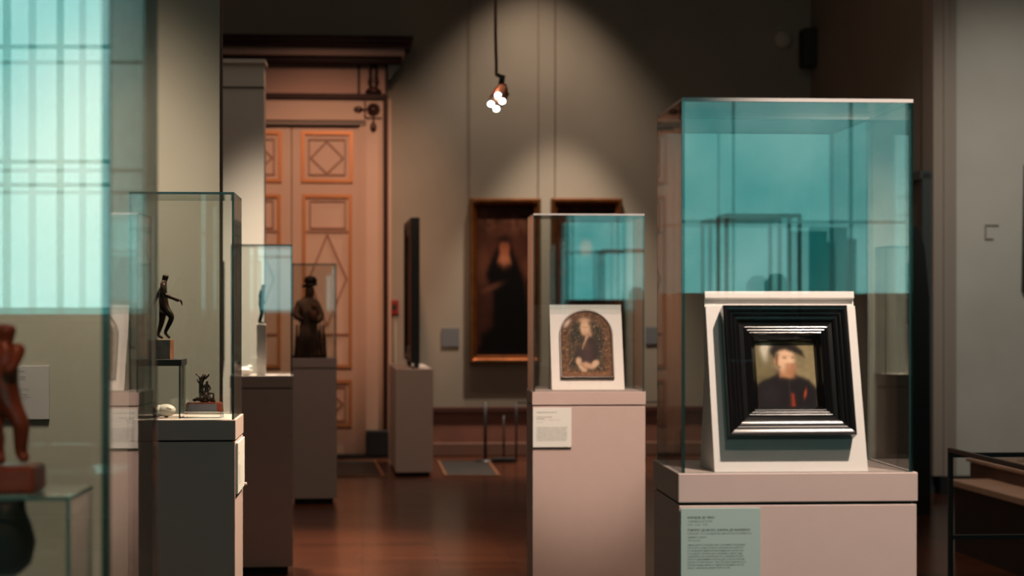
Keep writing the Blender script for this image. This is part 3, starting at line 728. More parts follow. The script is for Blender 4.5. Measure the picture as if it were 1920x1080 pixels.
# arched portrait
def arch_outline(wd, ht, n=20):
    def f(i):
        r = wd/2-i; cz = ht-wd*.5*.98
        pts = [(-r, i), (r, i)]
        for k in range(n+1):
            a = math.pi*k/n; pts.append((r*math.cos(a), cz+(wd*.49-i)*math.sin(a)))
        return pts
    return f
def portrait_woman(u, v):
    img = np.zeros(u.shape+(3,)); img[:] = (.17, .085, .045)
    n1 = vnoise(u, v, 26, 34, 5)[..., None]; n2 = vnoise(u, v, 9, 60, 8)[..., None]
    img = img*(.35+.8*n1)
    ins = Pg(u, v, [(.17, .09), (.83, .09), (.84, .72), (.72, .86), (.5, .90), (.28, .86), (.16, .72)], .02)
    img = img*(1-ins[..., None])+(np.array([.055, .05, .035])*(.4+1.4*n2*n1))*ins[..., None]
    sp = (vnoise(u, v, 44, 52, 11) > .80)*1.0; img = mixc(img, sp*.55, (.42, .26, .16))
    img = mixc(img, (vnoise(u, v, 30, 8, 2) > .72)*ins*.35, (.16, .09, .05))
    img = mixc(img, E(u, v, .12, .82, .07, .03, .3, .7)*.9, (.8, .6, .48))
    body = Pg(u, v, [(.36, .20), (.68, .20), (.76, .36), (.70, .55), (.60, .66), (.50, .62), (.42, .56), (.33, .46), (.28, .26)], .012)
    img = mixc(img, body, (.035, .022, .022)); img = mixc(img, E(u, v, .50, .36, .10, .14, .3)*.7, (.085, .045, .05))
    img = mixc(img, E(u, v, .44, .47, .09, .04, .4)*.6, (.14, .08, .04))
    img = mixc(img, Pg(u, v, [(.50, .64), (.59, .62), (.61, .67), (.52, .58), (.465, .50), (.45, .48), (.475, .58)], .008), (.55, .34, .22))
    img = mixc(img, Pg(u, v, [(.415, .42), (.425, .42), (.455, .52), (.445, .52)], .004)*.8, (.6, .42, .28))
    img = mixc(img, Pg(u, v, [(.45, .66), (.60, .63), (.58, .78), (.42, .76)], .012), (.58, .36, .24))
    img = mixc(img, E(u, v, .475, .755, .085, .115, .10, -.15), (.66, .44, .29))
    img = mixc(img, E(u, v, .475, .865, .10, .035, .3), (.62, .38, .24))
    for x in (.45, .515): img = mixc(img, E(u, v, x, .757, .022, .006, .5)*.6, (.35, .18, .1))
    img = mixc(img, E(u, v, .482, .675, .022, .008, .5)*.7, (.6, .22, .15)); img = mixc(img, E(u, v, .478, .715, .008, .03, .5)*.35, (.6, .36, .22))
    sk = (.62, .42, .29)
    img = mixc(img, E(u, v, .335, .235, .055, .055, .15), sk); img = mixc(img, Pg(u, v, [(.30, .22), (.38, .18), (.50, .10), (.47, .07), (.40, .07), (.34, .13)], .008), sk)
    img = mixc(img, Pg(u, v, [(.37, .20), (.48, .22), (.64, .17), (.66, .13), (.60, .11), (.46, .13)], .008), (.56, .35, .23))
    img = mixc(img, E(u, v, .665, .195, .075, .05, .12, .4), sk)
    for k in range(4): img = mixc(img, Pg(u, v, [(.40+.03*k, .10), (.405+.03*k, .10), (.44+.03*k, .15), (.435+.03*k, .15)], .003)*.5, (.45, .25, .16))
    img = mixc(img, Pg(u, v, [(.03, 0), (.97, 0), (.97, .06), (.03, .06)], .006)*.5, (.30, .14, .07))
    return img
ptM, _, _ = on_board('arched_portrait', plM, angM, rzM, .0015, 1102, 708.5, 'small arched portrait of a woman with folded hands on a white stand', 'painting', .018)
wM, hM = size_on(plM, 1051.5, 1152.5, 580.5, 708.5, .018)
ao = arch_outline(wM, hM)
frame_mesh('frame', ao, [(0, 0), (0, .016), (.002, .019), (.006, .019), (.010, .012), (.010, 0)], mat('dark_lacquer_edge', (.03, .014, .01), .3, metal=.2), ptM)
i_ = .009
def clipM(X, Z, u, v):
    r = wM/2-i_; cz = hM-wM*.49; x = (u-.5)*2*r; R = wM*.49-i_
    top = cz+R*np.sqrt(np.clip(1-(x/r)**2, 0, 1)); return x, i_+(top-i_)*v
def clipfn(u, v):      # keep the figure undistorted although the grid follows the arch
    r = wM/2-i_; R = wM*.49-i_; cz = hM-wM*.49; x = (u-.5)*2*r
    top = cz+R*np.sqrt(np.clip(1-(x/r)**2, 0, 1)); z = i_+(top-i_)*v; full = cz+R
    vv = np.clip((z-i_)/(full-i_), 0, .999); img = portrait_woman(np.clip(u, 0, .999), vv)
    edge = np.minimum(np.minimum(u, 1-u)*1.0, (1-v)*.8)
    return img*(1-.0*edge[..., None])
picture('painted_panel', wM, hM, 110, 150, clipfn, M['paint'], ptM, .003, clip=clipM, loc=(0, -.0125, 0))

# ------------------------------------------------------------------ bronzes case contents
def pt(px, py, z): return at(px, py, z)
T = 1.1355
# glass riser with black top
zc = 6.62
xa = (262-CX)/F*zc; xb = (343-CX)/F*zc
ztop = EYE-(673-HY)/F*zc; zun = EYE-(685-HY)/F*zc
root = empty('glass_riser', ((xa+xb)/2, zc, T), rzD, 'clear glass riser with a black top under the striding bronze', 'display stand')
hw = (xb-xa)/2; hh = ztop-T
def gp(nm, x0, x1, y0, y1, z0, z1, thin, par, em='glass_edge'):
    bm = bmesh.new(); bm_box(bm, x0, x1, y0, y1, z0, z1, 0, 0, 1, thin); return link(nm, fin(bm, nm), [M['glass'], M[em]], par)
gp('side_pane', -hw, -hw+.006, -.09, .09, 0, hh-.022, 0, root); gp('side_pane', hw-.006, hw, -.09, .09, 0, hh-.022, 0, root)
gp('front_pane', -hw+.006, hw-.006, -.09, -.084, 0, hh-.022, 1, root)
box('black_top', -hw-.004, hw+.004, -.094, .094, hh-.022, hh, M['black'], root, bev=.001)

# striding bronze athlete
def figure_joints(sc, P):
    return {k: (p_[0]*sc, p_[1]*sc, p_[2]*sc, p_[3]*sc) for k, p_ in P.items()}
BODY_E = [('pelvis', 'waist'), ('waist', 'chest'), ('chest', 'neck'), ('neck', 'head'), ('head', 'crown'),
          ('chest', 'shL'), ('shL', 'elL'), ('elL', 'wrL'), ('wrL', 'haL'), ('chest', 'shR'), ('shR', 'elR'), ('elR', 'wrR'), ('wrR', 'haR'),
          ('pelvis', 'hiL'), ('hiL', 'knL'), ('knL', 'anL'), ('anL', 'toL'), ('pelvis', 'hiR'), ('hiR', 'knR'), ('knR', 'anR'), ('anR', 'toR')]
def person_fig(name, label, loc, rz, sc, mod, m, base=None, plant=None):
    P = {'pelvis': (0, 0, .50, .085), 'waist': (0, 0, .62, .068), 'chest': (0, 0, .75, .095), 'neck': (0, 0, .845, .036), 'head': (0, -.008, .905, .055), 'crown': (0, 0, .955, .045),
         'shL': (.10, 0, .79, .045), 'elL': (.15, 0, .63, .03), 'wrL': (.16, -.02, .49, .02), 'haL': (.16, -.03, .44, .022),
         'shR': (-.10, 0, .79, .045), 'elR': (-.15, 0, .63, .03), 'wrR': (-.16, -.02, .49, .02), 'haR': (-.16, -.03, .44, .022),
         'hiL': (.055, 0, .46, .07), 'knL': (.06, 0, .26, .043), 'anL': (.06, .01, .045, .026), 'toL': (.065, -.09, .018, .02),
         'hiR': (-.055, 0, .46, .07), 'knR': (-.06, 0, .26, .043), 'anR': (-.06, .01, .045, .026), 'toR': (-.065, -.09, .018, .02)}
    P.update(mod)
    o = skin('body', figure_joints(sc, P), BODY_E, m, None, 2, root='pelvis')
    return o
zs_ = 6.60
ztopb = EYE-(637-HY)/F*zs_
xc = (306-CX)/F*zs_
b = box('statuette_base', -.048, .030, -.04, .04, 0, ztopb-ztop, M['marble_red'], None)
root = empty('bronze_statuette', (xc, zs_, ztop), rzD*.2, 'dark bronze nude man striding with one arm stretched forward, on a brown marble block', 'statuette')
b.parent = root; b.name = 'marble_block'
H = (637-508)/F*zs_
# facing +x (to the right): x forward, y lateral
mod = {'pelvis': (.0, 0, .50, .080), 'waist': (-.005, 0, .62, .064), 'chest': (.005, 0, .755, .088), 'neck': (.015, 0, .85, .036), 'head': (.035, 0, .905, .054), 'crown': (.035, 0, .955, .044),
       'shL': (-.01, .11, .79, .044), 'elL': (-.10, .15, .66, .030), 'wrL': (-.15, .12, .55, .020), 'haL': (-.16, .11, .51, .022),
       'shR': (.015, -.11, .785, .046), 'elR': (.04, -.15, .655, .034), 'wrR': (.20, -.13, .585, .023), 'haR': (.255, -.12, .565, .030),
       'hiR': (.02, -.055, .46, .076), 'knR': (.145, -.07, .33, .046), 'anR': (.035, -.06, .10, .026), 'toR': (.11, -.06, .02, .020),
       'hiL': (-.01, .055, .46, .072), 'knL': (-.03, .06, .26, .044), 'anL': (-.09, .06, .06, .026), 'toL': (-.01, .06, .02, .020)}
o = person_fig('body', None, None, 0, H, mod, M['bronze']); o.parent = root; o.location = (.0, 0, ztopb-ztop); o.name = 'figure'
bm = bmesh.new()
for k in range(5): tube_bm(bm, [(.245*H, (-.15+.012*k)*H, .572*H), ((.272+.004*k)*H, (-.15+.012*k)*H, .56*H), (.278*H, (-.148+.012*k)*H, .535*H)], [.008*H, .007*H, .005*H], 6)
tube_bm(bm, [(.27*H, -.13*H, .585*H), (.285*H, -.12*H, .54*H), (.29*H, -.11*H, .50*H)], [.012*H, .014*H, .006*H], 6)
link('hand', fin(bm, 'h', True), M['bronze'], root, (0, 0, ztopb-ztop))

# bronze group on a wooden base on an acrylic block
zg = 6.60
cx_ = (383.5-CX)/F*zg
root = empty('acrylic_block', (cx_, zg, T), 0, 'low clear acrylic block under the small bronze group', 'display stand')
hb = EYE-(771-HY)/F*zg-T
box('block', -.062, .060, -.045, .045, 0, hb, M['acrylic'], root, bev=.001)
root = empty('bronze_group', (cx_, zg, T+hb+.0005), 0, 'small dark bronze of a figure seated by a branching tree, on red wooden base', 'statuette')
def oct_base(name, a, b_, h, m, par, z=0):
    pts = [(-a, -b_*.55), (-a*.8, -b_), (a*.8, -b_), (a, -b_*.55), (a, b_*.55), (a*.8, b_), (-a*.8, b_), (-a, b_*.55)]
    bm = bmesh.new(); lo = [bm.verts.new((x, y, z)) for x, y in pts]; hi = [bm.verts.new((x*.97, y*.97, z+h)) for x, y in pts]
    bm.faces.new(lo[::-1]); bm.faces.new(hi)
    for i in range(8): bm.faces.new((lo[i], lo[(i+1) % 8], hi[(i+1) % 8], hi[i]))
    return link(name, fin(bm, name), m, par)
hw_ = EYE-(754-HY)/F*zg-T-hb
oct_base('wooden_base', .062, .042, hw_*.85, M['wood_red'], root)
oct_base('wooden_rim', .058, .039, hw_*.15, M['wood_red'], root, hw_*.85)
S = (754-700)/F*zg       # height of bronze
bm = bmesh.new()
for k in range(26):
    a = random.uniform(0, 6.28); r = random.uniform(0, .36)
    blob(bm, (r*math.cos(a)*S*1.0-.03*S, r*math.sin(a)*S*.6, random.uniform(.02, .22-.3*r)*S), (random.uniform(.06, .12)*S, random.uniform(.06, .1)*S, random.uniform(.05, .1)*S), 1)
def tb(ps, rs): tube_bm(bm, [(x*S, y*S, z*S) for x, y, z in ps], [q_*S for q_ in rs], 8)
tb([(-.08, .05, .1), (-.12, .05, .4), (-.13, .04, .7), (-.17, .03, .85), (-.27, .02, .97)], [.11, .09, .07, .035, .018])
tb([(-.12, .05, .6), (-.05, .04, .8), (.0, .02, .9), (.05, 0, .97)], [.06, .045, .03, .012])
tb([(-.10, .04, .68), (-.10, .0, .86), (-.02, -.02, .98)], [.05, .035, .015])
tb([(-.05, .04, .78), (.06, .03, .84), (.12, .02, .93)], [.04, .04, .02])
tb([(-.15, .03, .62), (-.24, .02, .72), (-.26, .01, .80)], [.035, .025, .012])
tb([(.05, .02, .88), (.13, .0, .90), (.17, 0, .97)], [.03, .03, .02])
blob(bm, (-.29*S, .02*S, .96*S), (.03*S, .03*S, .035*S), 1); blob(bm, (.14*S, .0, .95*S), (.03*S, .03*S, .03*S), 1)
link('tree_and_rocks', fin(bm, 't', True), M['bronze'], root, (0, 0, hw_))
J = {'pelvis': (.10, -.05, .30, .085), 'waist': (.09, -.05, .42, .065), 'chest': (.08, -.05, .54, .08), 'neck': (.09, -.05, .63, .035), 'head': (.095, -.06, .69, .052), 'crown': (.095, -.06, .74, .04),
     'shL': (.16, -.02, .57, .04), 'elL': (.21, .0, .44, .03), 'wrL': (.13, -.05, .40, .022), 'haL': (.08, -.09, .40, .024),
     'shR': (.0, -.08, .57, .04), 'elR': (-.06, -.12, .46, .03), 'wrR': (-.01, -.16, .38, .022), 'haR': (.03, -.18, .37, .024),
     'hiL': (.15, -.06, .29, .065), 'knL': (.33, -.10, .31, .045), 'anL': (.33, -.10, .08, .028), 'toL': (.40, -.14, .04, .022),
     'hiR': (.06, -.09, .28, .065), 'knR': (.10, -.26, .28, .045), 'anR': (.06, -.26, .08, .028), 'toR': (.09, -.33, .04, .022)}
o = skin('seated_figure', figure_joints(S, J), BODY_E, M['bronze'], root, 2, (0, 0, hw_), root='pelvis')

# small rounded white carving
zi = 6.58
xc = (311-CX)/F*zi; hI = (782-756)/F*zi
root = empty('ivory_carving', (xc, zi, T), 0, 'small rounded white carving with a grey hollow, on the case floor', 'figurine')
bm = bmesh.new(); blob(bm, (0, 0, hI*.54), (hI*.72, hI*.55, hI*.46), 3); blob(bm, (-hI*.55, 0, hI*.50), (hI*.45, hI*.5, hI*.44), 3)
link('body', fin(bm, 'i', True), M['ivory'], root)
bm = bmesh.new(); blob(bm, (hI*.18, -hI*.36, hI*.68), (hI*.33, hI*.15, hI*.14), 2, Matrix.Rotation(.15, 4, 'Y')); link('grey_hollow', fin(bm, 'i', True), M['grey_patch'], root)
for dx in (-.75, .05):
    bm = bmesh.new(); blob(bm, (hI*dx, -hI*.1, hI*.09), (hI*.14, hI*.4, hI*.09), 2)
    link('foot', fin(bm, 'i', True), M['bronze'], root)

# ------------------------------------------------------------------ statuette on tall block
zf_ = 11.07
xw = (490-CX)/F*zf_; tw = .5*(498-481)/F*zf_
zt_ = EYE-(608-HY)/F*zf_
o = box('pedestal_block', -tw, tw, -tw, tw, 0, zt_-1.1345, M['stand'], None, (xw, zf_, 1.1345), rzF, bev=.002)
tag(o, 'tall narrow white block under the tiny dark statuette', 'pedestal')
root = empty('statuette', (xw, zf_, zt_+.0005), 0, 'tiny dark bronze figure standing on the tall white block', 'statuette')
Hs = (607-528)/F*zf_
mod = {'pelvis': (-.02, 0, .50, .075), 'waist': (.0, 0, .62, .062), 'chest': (.02, 0, .74, .085), 'neck': (.03, 0, .845, .034), 'head': (.045, 0, .90, .052), 'crown': (.045, 0, .95, .044),
       'shL': (.0, .10, .78, .042), 'elL': (-.04, .13, .64, .03), 'wrL': (.04, .12, .53, .02), 'haL': (.07, .12, .50, .022),
       'shR': (.01, -.10, .78, .042), 'elR': (-.03, -.13, .64, .03), 'wrR': (.05, -.12, .53, .02), 'haR': (.08, -.12, .50, .022),
       'hiL': (-.01, .05, .46, .066), 'knL': (-.0, .06, .27, .042), 'anL': (-.07, .05, .05, .027), 'toL': (.02, .05, .02, .02),
       'hiR': (.0, -.05, .46, .066), 'knR': (.03, -.06, .27, .042), 'anR': (-.02, -.05, .05, .027), 'toR': (.07, -.05, .02, .02)}
o = person_fig('body', None, None, 0, Hs, mod, M['bronze']); o.parent = root; o.name = 'figure'
# pale porcelain dish-like pieces left of it
for i, (px, py, ww, hh_, lab) in enumerate(((461, 697, 14, 18, 'small white rounded object low at the left edge of the statuette case'),)):
    c = at(px, py, 11.0); bm = bmesh.new(); r = ww/F*11
    blob(bm, (0, 0, r*.55), (r, r*.7, r*.55), 3); blob(bm, (r*.5, 0, r*1.0), (r*.4, r*.4, r*.35), 2)
    o = link('white_carving', fin(bm, 'w', True), M['ivory'], None, (c.x, c.y, 1.1345)); tag(o, lab, 'figurine')

# ------------------------------------------------------------------ carved wooden group in the farthest case
zc = 15.06
xc = (579-CX)/F*zc; Hc = (668-514)/F*zc
root = empty('wood_sculpture', (xc, zc, 1.1365), .25, 'dark carved wooden figure group with reddish robes, in the farthest case', 'sculpture')
J = {'base': (0, 0, .04, (.19, .14)), 'skirt': (-.01, 0, .18, (.17, .13)), 'knees': (.01, -.02, .32, (.14, .11)), 'waist': (0, 0, .46, (.115, .085)), 'chest': (-.01, 0, .62, (.12, .085)),
     'neck': (.0, 0, .73, (.05, .045)), 'head': (.01, -.01, .80, (.065, .065)), 'crown': (.02, 0, .88, (.07, .06)),
     'shL': (.10, 0, .66, (.06, .05)), 'elL': (.15, -.05, .50, (.05, .045)), 'haL': (.08, -.11, .42, (.03, .03)),
     'shR': (-.12, 0, .66, (.06, .05)), 'elR': (-.17, -.04, .50, (.05, .045)), 'haR': (-.08, -.11, .46, (.03, .03))}
J = {k: (a*Hc, b*Hc, c*Hc, (r[0]*Hc, r[1]*Hc)) for k, (a, b, c, r) in J.items()}
skin('robed_body', J, [('waist', 'knees'), ('knees', 'skirt'), ('skirt', 'base'), ('waist', 'chest'), ('chest', 'neck'), ('neck', 'head'), ('head', 'crown'),
                       ('chest', 'shL'), ('shL', 'elL'), ('elL', 'haL'), ('chest', 'shR'), ('shR', 'elR'), ('elR', 'haR')], M['wood_carving'], root, 2, root='waist')
bm = bmesh.new()
for k in range(9): tube_bm(bm, [((-.16+.04*k)*Hc, -.10*Hc, .40*Hc), ((-.17+.043*k)*Hc, (-.13-.01*(k % 2))*Hc, .2*Hc), ((-.18+.045*k)*Hc, -.13*Hc, 0)], [.012*Hc, .02*Hc, .022*Hc], 6)
link('robe_fold', fin(bm, 'r', True), M['wood_carving'], root)
bm = bmesh.new()
blob(bm, (.01*Hc, 0, .885*Hc), (.10*Hc, .08*Hc, .03*Hc), 2, Matrix.Rotation(-.15, 4, 'Y')); blob(bm, (.02*Hc, 0, .94*Hc), (.085*Hc, .07*Hc, .06*Hc), 2)
link('hat', fin(bm, 'h', True), M['dark_wood'], root)
bm = bmesh.new(); blob(bm, (.04*Hc, -.12*Hc, .52*Hc), (.05*Hc, .05*Hc, .08*Hc), 2); blob(bm, (.045*Hc, -.13*Hc, .63*Hc), (.035*Hc, .035*Hc, .04*Hc), 2)
link('held_child', fin(bm, 'h', True), mat('reddish_carving', (.35, .12, .06), .5), root)
box('plinth_block', -.20*Hc, .20*Hc, -.15*Hc, .15*Hc, 0, .03*Hc, M['dark_wood'], root, bev=.004)

# ------------------------------------------------------------------ near case: carving on clear riser, dark bronze inside the riser
TN = 1.0605
zr_ = 2.86
zrt = EYE-(922-HY)/F*zr_
xr1 = (150-CX)/F*zr_; xr0 = (-120-CX)/F*zr_
root = empty('glass_riser', ((xr0+xr1)/2, zr_, TN), rzN, 'clear glass riser under the reddish carving in the nearest case', 'display stand')
hw = (xr1-xr0)/2; hh = zrt-TN
gp('side_pane', -hw, -hw+.006, -.08, .10, 0, hh-.006, 0, root, 'riser_edge'); gp('side_pane', hw-.006, hw, -.08, .10, 0, hh-.006, 0, root, 'riser_edge')
gp('front_pane', -hw+.006, hw-.006, -.08, -.074, 0, hh-.006, 1, root, 'riser_edge'); gp('top_pane', -hw, hw, -.08, .10, hh-.006, hh, 2, root, 'riser_edge')
zr_ -= .01
xc = (12-CX)/F*zr_
root = empty('wood_carving', (xc, zr_, zrt+.0005), 0, 'blurred reddish boxwood carving of two wrestling figures at the picture edge', 'figurine')
hb = (920-868)/F*zr_
box('carved_base', -.055, (75-12)/F*zr_, -.04, .04, 0, hb, M['boxwood'], root, bev=.006)
Hn = (868-592)/F*zr_
PX = lambda px: (px-12)/F*zr_
PZn = lambda py: (868-py)/F*zr_
J = {'pelvis': (PX(8), 0, PZn(745), .020), 'waist': (PX(8), 0, PZn(705), .017), 'chest': (PX(6), -.005, PZn(665), .020), 'neck': (PX(10), -.005, PZn(636), .009), 'head': (PX(14), -.008, PZn(618), .014), 'crown': (PX(15), -.008, PZn(604), .012),
     'shL': (PX(26), -.012, PZn(662), .011), 'elL': (PX(44), -.015, PZn(648), .010), 'wrL': (PX(30), -.025, PZn(685), .008), 'haL': (PX(18), -.028, PZn(698), .008),
     'shR': (PX(-20), .0, PZn(655), .012), 'elR': (PX(-45), -.01, PZn(685), .009), 'wrR': (PX(-25), -.02, PZn(705), .007), 'haR': (PX(-12), -.02, PZn(712), .007),
     'hiL': (PX(20), -.004, PZn(762), .015), 'knL': (PX(45), -.014, PZn(788), .0115), 'anL': (PX(39), 0, PZn(850), .008), 'toL': (PX(54), -.008, PZn(862), .007),
     'hiR': (PX(-8), .004, PZn(765), .015), 'knR': (PX(-10), -.006, PZn(808), .011), 'anR': (PX(-2), 0, PZn(850), .008), 'toR': (PX(8), -.012, PZn(862), .006)}
J = {k: (a, b, c, r*1.22) for k, (a, b, c, r) in J.items()}
skin('first_wrestler', J, BODY_E, M['boxwood'], root, 2, (0, 0, hb), root='pelvis')
J2 = {'pelvis': (PX(-20), .014, PZn(770), .02), 'waist': (PX(-12), .014, PZn(735), .017), 'chest': (PX(0), .014, PZn(712), .019), 'neck': (PX(14), .01, PZn(690), .009), 'head': (PX(20), .006, PZn(672), .013), 'crown': (PX(24), .006, PZn(660), .011),
      'shL': (PX(12), .02, PZn(720), .012), 'elL': (PX(36), .016, PZn(745), .010), 'wrL': (PX(30), .0, PZn(775), .008), 'haL': (PX(26), -.006, PZn(782), .007),
      'shR': (PX(-20), .02, PZn(705), .012), 'elR': (PX(-42), .02, PZn(735), .010), 'wrR': (PX(-30), .004, PZn(765), .008), 'haR': (PX(-22), .0, PZn(775), .007),
      'hiL': (PX(-10), .018, PZn(790), .017), 'knL': (PX(6), .02, PZn(825), .013), 'anL': (PX(-6), .02, PZn(858), .010), 'toL': (PX(10), .014, PZn(864), .008),
      'hiR': (PX(-32), .016, PZn(790), .017), 'knR': (PX(-46), .008, PZn(828), .012), 'anR': (PX(-40), .016, PZn(858), .009), 'toR': (PX(-30), .004, PZn(864), .007)}
J2 = {k: (a-.014, b, c, r*1.2) for k, (a, b, c, r) in J2.items()}
skin('second_wrestler', J2, BODY_E, M['boxwood'], root, 2, (0, 0, hb), root='pelvis')
# dark bronze bust standing inside the riser
zb_ = 2.84
xc = (8-CX)/F*zb_
top = EYE-(938-HY)/F*zb_-TN; S = top
M['dark_teal'] = mat('dark_patinated_bronze', (.018, .035, .037), .5, metal=.2, var=.3, scale=18)
root = empty('bronze_bell', (xc, zb_, TN), 0, 'dark bronze vessel standing under the glass riser at the lower edge', 'vessel')
rr_ = lambda px: (px-8)/F*zb_
lathe('bowl', [(.0, .35*S), (rr_(40), .33*S), (rr_(58), .42*S), (rr_(66), .62*S), (rr_(58), .78*S), (rr_(48), .9*S), (rr_(46), 1.0*S), (0, .995*S)], M['dark_teal'], root)
lathe('foot', [(rr_(40), 0), (rr_(38), .05*S), (rr_(26), .12*S), (rr_(24), .28*S), (rr_(42), .35*S), (0, .35*S)], M['grey_patch'], root)

# caption plate on the pier
a1, b1 = PP.hit(93, 686); a0, b0 = PP.hit(2, 786)
loc = Vector((PR_O.x, PR_O.y, 0))
root = empty('wall_caption', loc+Vector((math.cos(pr), math.sin(pr), 0))*((a0+a1)/2), pr, 'grey caption plate with black capitals on the pier, behind the reddish carving', 'sign')
hwp = (a1-a0)/2
pl_ = box('plate', -hwp, hwp, -.010, 0, b0, b1, M['label_grey'], root, bev=.0008)
ls = []
def LP(txt, px, py, size):
    a, b = PP.hit(px, py); ls.append((txt, a-(a0+a1)/2, b, size))
LP('MASTER IN LATTER SCENE', 8, 697.5, .0066); LP('XVI century', 30, 701.5, .0045)
LP('A TEACHING OF CHRISTIAN', 7, 707.5, .0066); LP('A SCENES FROM THE LIFE', 10, 712.2, .0066); LP('OF SAINT PORTRAIT', 4, 717, .0066)
LP('THE LAST LAMB HOUSE OF ALTONE', 1, 731, .0066); LP('ITALY, 15TH CENTURY', 18, 735.2, .0045)
LP('SIDE OF THE FEAST WITH SCENES', 4, 741, .0066); LP('FACTS AND THE PRESENTATION', 10, 745.7, .0066); LP('A PORTABLE TRIPTYCH', 16, 750.3, .0066)
text_mesh(ls[:5], 'printed_text', M['ink'], pl_, (0, -.0108, 0)); text_mesh(ls[5:], 'printed_text', M['ink'], pl_, (0, -.0108, 0))

# ------------------------------------------------------------------ painting on the partition, mostly behind the pier
ps = Plane((q.x, q.y, 0), (math.cos(R0), math.sin(R0), 0), (0, 0, 1))
a1, b1 = ps.hit(421.5, 490); _, b0 = ps.hit(421.5, 675)
def dull(u, v):
    img = np.zeros(u.shape+(3,)); img[:] = (.06, .04, .03); return img*(.5+vnoise(u, v, 8, 10, 1)[..., None])
pw, phh = .5, b1-b0
cpos = Vector((q.x, q.y, 0))+Vector((math.cos(R0), math.sin(R0), 0))*(a1-pw/2)+Vector((0, 0, b0))
root = empty('framed_painting', cpos, R0, 'dark framed painting on the pale partition, only its edge showing past the pier', 'painting')
frame_mesh('frame', rect(pw, phh), [(0, 0), (0, .03), (.015, .035), (.035, .03), (.05, .012), (.05, 0)], M['black'], root, (0, -.002, 0))
picture('canvas', pw-.09, phh-.09, 20, 20, dull, M['paint'], root, .004, loc=(0, -.008, .045))

# ------------------------------------------------------------------ paintings on the back wall
def lady_black(u, v):
    img = np.zeros(u.shape+(3,)); img[:] = (.022, .008, .006)
    n = vnoise(u, v, 10, 22, 21)[..., None]; img = img*(.45+1.1*n)
    arch = E(u, v, .52, .74, .36, .20, .25); img = mixc(img, arch*.75, (.07, .022, .012))
    img = mixc(img, E(u, v, .2, .9, .16, .05, .5)*.6*vnoise(u, v, 14, 30, 4), (.2, .09, .05)); img = mixc(img, E(u, v, .72, .9, .2, .05, .5)*.6*vnoise(u, v, 14, 30, 9), (.2, .09, .05))
    img = mixc(img, E(u, v, .12, .60, .1, .1, .4)*.5, (.16, .06, .03)); img = mixc(img, E(u, v, .9, .58, .1, .06, .4)*.5, (.16, .055, .03))
    img = mixc(img, E(u, v, .16, .36, .1, .16, .5)*.5, (.07, .025, .015))
    bodym = Pg(u, v, [(.05, .0), (1.0, .0), (.98, .10), (.90, .30), (.84, .46), (.80, .54), (.66, .68), (.60, .76), (.48, .79), (.38, .74), (.28, .66), (.16, .54), (.24, .46), (.30, .40), (.30, .20), (.10, .14)], .012)
    img = mixc(img, bodym, (.0035, .003, .003))
    img = mixc(img, E(u, v, .49, .72, .085, .055, .12), (.24, .07, .035)); img = mixc(img, Pg(u, v, [(.42, .68), (.56, .68), (.60, .62), (.48, .60), (.38, .63)], .01), (.34, .12, .06))
    for x in (.465, .52): img = mixc(img, E(u, v, x, .727, .018, .005, .5)*.7, (.08, .03, .02))
    img = mixc(img, E(u, v, .495, .692, .025, .005, .5)*.6, (.25, .05, .03))
    img = mixc(img, E(u, v, .49, .775, .12, .025, .3), (.012, .006, .005))
    img = mixc(img, E(u, v, .27, .455, .14, .018, .3, .15)*.7, (.13, .05, .03))
    return img
def back_painting(x0, x1, y0, y1, fn, label, group, seed=0, strip=True):
    a0, b0 = wb(x0, y1); a1, b1 = wb(x1, y0); W, Hh = a1-a0, b1-b0
    p_ = room((a0+a1)/2, BY); root = empty('wall_painting', (p_.x, p_.y, b0), R0, label, 'painting', group)
    frame_mesh('frame', rect(W, Hh), [(0, 0), (0, .07), (.012, .085), (.03, .085), (.045, .065), (.065, .06), (.08, .03), (.08, 0)], M['gilt_frame'], root, (0, -.004, 0))
    picture('canvas', W-.15, Hh-.15, 70, 160, fn, M['paint'], root, .01, loc=(0, -.022, .075))
    return root, W, Hh
root, W_, H_ = back_painting(880, 1013, 373, 680, lady_black, 'tall dark painting of a standing woman in black, in a gilded frame', 'gilt-framed paintings on the back wall')
def other(u, v):
    img = np.zeros(u.shape+(3,)); img[:] = (.05, .016, .01); n = vnoise(u, v, 9, 20, 33)[..., None]; img = img*(.4+1.2*n)
    img = mixc(img, E(u, v, .5, .35, .35, .45, .2), (.008, .006, .006)); img = mixc(img, E(u, v, .5, .72, .1, .05, .15), (.3, .1, .05)); return img
back_painting(1032, 1165, 373, 680, other, 'dark painting in a gilded frame, mostly hidden behind the middle case', 'gilt-framed paintings on the back wall')
# hanging wires of the paintings
for px, lab in ((880, 'thin hanging wire at the left side of the tall painting'), (1009, 'thin hanging wire at the right side of the tall painting'), (1040, 'thin hanging wire above the half-hidden painting')):
    a = wpt(px, 374, .03); t_ = tube('hanging_wire', [(0, 0, 0), (0, 0, CZ-.02-a.z)], .003, M['brass'], None, (a.x, a.y, a.z)); tag(t_, lab, 'wire', 'painting hanging wires')
# slate captions on the wall
for x0, x1, y0, y1, lab in ((828, 861, 615, 650, 'small slate-coloured caption plate on the wall left of the tall painting'), (1210, 1236, 613, 645, 'small slate-coloured caption plate on the wall between the two right cases')):
    a0, b0 = wb(x0, y1); a1, b1 = wb(x1, y0); p_ = room((a0+a1)/2, BY)
    o = box('wall_caption', -(a1-a0)/2, (a1-a0)/2, -.012, 0, 0, b1-b0, M['label_dark'], None, (p_.x, p_.y, b0), R0, bev=.001); tag(o, lab, 'sign', 'slate captions on the back wall')
